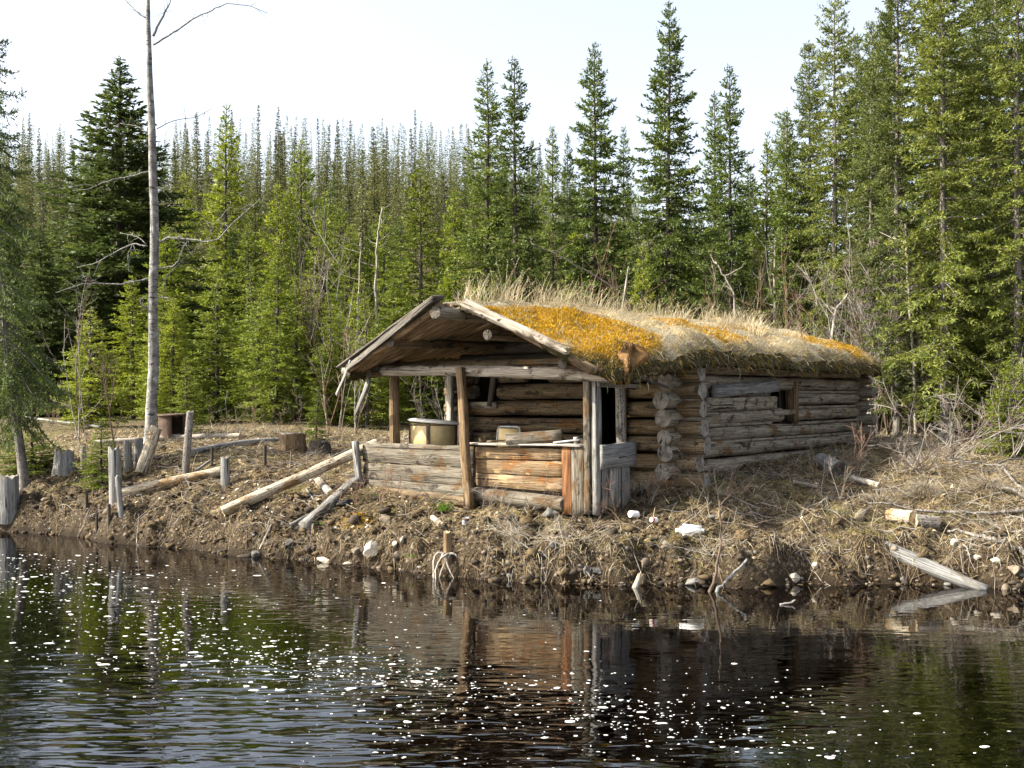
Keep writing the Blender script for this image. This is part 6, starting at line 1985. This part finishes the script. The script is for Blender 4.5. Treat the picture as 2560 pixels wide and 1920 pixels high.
# ------------------------------------------------------------------ aspen and dead trunks
def aspen():
    g = ground_at(378, 1108); Y = g.y
    root = empty("aspen_tree", g, 0, "tall bare grey aspen trunk with curling dead limbs, left of the cabin", "tree")
    def loc(px, py, dy=0.0):
        p = at(px, py, Y + dy); return np.array([p.x - g.x, p.y - g.y, p.z - g.z])
    k = Y / FPX
    pts = [(379, 1125), (379, 1060), (380, 950), (383, 800), (384, 650), (384, 500), (382, 350), (378, 250), (375, 150), (370, 60), (368, -20), (366, -160), (364, -300)]
    w = [38, 32, 29, 26, 24, 22, 20, 18, 15, 12.5, 10, 7, 4]
    P_ = np.array([loc(*p) for p in pts]); t = np.linspace(0, len(pts) - 1, 80)
    Pd = np.stack([np.interp(t, np.arange(len(pts)), P_[:, q]) for q in range(3)], 1)
    Pd[:, :2] += (np.stack([vnoise(t * .9, t * 0), vnoise(t * .9 + 40, t * 0)], 1) - .5) * .05
    rd = np.interp(t, np.arange(len(pts)), np.array(w) * k * .46)
    rng = np.random.default_rng(2)
    mb = MB(); V, Q, T = tube_arrays(Pd, rd, 14, True, .05, rng); mb.add(V, Q, T)
    obj("trunk", mb.mesh("trunk", True), M['bark_aspen'], root)
    limbs = [([(374, 428), (338, 437), (283, 449), (247, 461), (223, 473), (181, 476)], 6, -.3), ([(398, 606), (422, 594), (470, 598), (518, 604), (549, 597), (579, 561), (621, 524), (651, 497)], 8, -.5),
             ([(395, 672), (434, 666), (449, 648), (461, 615), (470, 603)], 6, -.4), ([(395, 720), (440, 668), (485, 625), (520, 595)], 4, .3), ([(368, 615), (332, 609), (289, 630), (241, 657), (193, 669)], 6, .3),
             ([(371, 696), (338, 705), (301, 711), (241, 708), (205, 711), (139, 732)], 7, -.3), ([(250, 708), (232, 700), (222, 690), (205, 695)], 4, -.3),
             ([(383, 112), (434, 81), (482, 48), (530, 24), (567, 9), (627, 15), (669, 33)], 6, -.3), ([(383, 90), (404, 48), (422, 12), (434, -12)], 9, .2), ([(365, 45), (338, 27), (313, 0), (300, -30)], 5, .2),
             ([(392, 322), (434, 301), (494, 292), (530, 271)], 3.2, .3), ([(368, 771), (356, 765), (350, 744)], 8, -.2), ([(372, 332), (340, 315), (300, 308)], 3, .2), ([(396, 746), (410, 742), (424, 745)], 5, -.2),
             ([(518, 604), (535, 560), (560, 535), (570, 520)], 3, -.6), ([(398, 458), (450, 455), (490, 470), (525, 460)], 3, .3), ([(398, 470), (420, 490), (440, 515), (460, 520), (500, 525)], 2.5, .5),
             ([(448, 600), (445, 592), (452, 588)], 4, -.4), ([(332, 609), (318, 640), (322, 680)], 3, .2), ([(366, 610), (340, 590), (300, 582)], 3, .3)]
    for pts, wpx, dy in limbs:
        n = len(pts)
        W = np.array([loc(p[0], p[1], dy * i / max(1, n - 1)) for i, p in enumerate(pts)])
        tt = np.linspace(0, n - 1, n * 4 - 3)
        Wd = np.stack([np.interp(tt, np.arange(n), W[:, q]) for q in range(3)], 1)
        Wd[1:-1] += rng.normal(0, .006, Wd[1:-1].shape)
        mb = MB(); V, Q, T = tube_arrays(Wd, np.linspace(wpx * k * .40, max(.005, wpx * k * .10), len(Wd)), 6); mb.add(V, Q, T)
        # side twigs
        for _ in range(int(n * 1.5)):
            i = int(rng.integers(2, len(Wd) - 1)); d = rng.normal(0, 1, 3); d /= np.linalg.norm(d); L = rng.uniform(.08, .35)
            q = [Wd[i], Wd[i] + d * L * .5 + np.array([0, 0, .02]), Wd[i] + d * L + rng.normal(0, .03, 3)]
            V, Q, T = tube_arrays(q, [.006, .004, .0025], 4, False); mb.add(V, Q)
        obj("limb", mb.mesh("limb", True), M['pole_grey'], root)
aspen()
def dead_pole(pts, Y, w0, w1, mat, label, seed, twigs=10):
    rng = np.random.default_rng(seed)
    p0 = at(pts[0][0], pts[0][1], Y); X = p0.x; gz = h1(X, Y)
    root = empty("dead_tree", (X, Y, gz), 0, label, "tree")
    W = np.array([tuple(at(px, py, Y) - Vector((X, Y, gz))) for px, py in pts]); W[0, 2] = -.1
    n = len(pts); tt = np.linspace(0, n - 1, n * 6 - 5)
    Wd = np.stack([np.interp(tt, np.arange(n), W[:, q]) for q in range(3)], 1); Wd[1:] += rng.normal(0, .012, Wd[1:].shape)
    k = Y / FPX
    mb = MB(); V, Q, T = tube_arrays(Wd, np.linspace(w0 * k / 2, w1 * k / 2, len(Wd)), 8); mb.add(V, Q, T)
    obj("trunk", mb.mesh("trunk", True), M[mat], root)
    for _ in range(twigs):
        i = int(rng.integers(len(Wd) // 4, len(Wd))); a = rng.uniform(0, 6.28); L = rng.uniform(.25, .9)
        q = [Wd[i] + np.array([math.cos(a) * L * s, math.sin(a) * L * s, .35 * L * s * s + .1 * s]) + rng.normal(0, .02, 3) * s for s in np.linspace(0, 1, 5)]
        mb = MB(); V, Q, T = tube_arrays(q, np.linspace(w1 * k / 2 * .8, .004, 5), 4, False); mb.add(V, Q)
        obj("limb", mb.mesh("limb"), M[mat], root)
dead_pole([(945, 1050), (942, 800), (940, 640), (946, 580), (955, 520)], 30, 9, 3, 'pale_pole', "pale leafless thin trunk left of the porch roof, taller of two", 1)
dead_pole([(888, 1050), (893, 850), (898, 700), (903, 600)], 31, 7, 2.5, 'pale_pole', "pale leafless thin trunk left of the porch roof, shorter of two", 2)
dead_pole([(1845, 800), (1836, 740), (1812, 690), (1790, 655)], 25, 6, 3, 'pale_pole', "short crooked dead trunk behind the middle of the roof's far half", 3, 6)
dead_pole([(2060, 820), (2085, 780), (2120, 735)], 24.5, 9, 6, 'pale_pole', "broken white trunk leaning right behind the roof's far corner", 4, 2)
dead_pole([(1620, 780), (1560, 735), (1490, 690), (1400, 640), (1330, 610)], 25, 6, 2.5, 'board_dark', "grey dead trunk leaning left behind the roof ridge", 5, 8)
dead_pole([(2290, 1060), (2285, 900), (2270, 700), (2262, 560)], 22, 9, 5, 'pale_pole', "thin white birch stem between the willows and the tall spruces", 6, 10)
dead_pole([(1945, 800), (1935, 700), (1940, 600)], 27, 8, 4, 'pale_pole', "thin white birch stem left of the roof's far corner", 7, 6)
dead_pole([(1990, 790), (2000, 690), (2015, 600)], 27.5, 6, 3, 'twig_red', "thin reddish stem between two pale birch stems behind the roof", 8, 8)
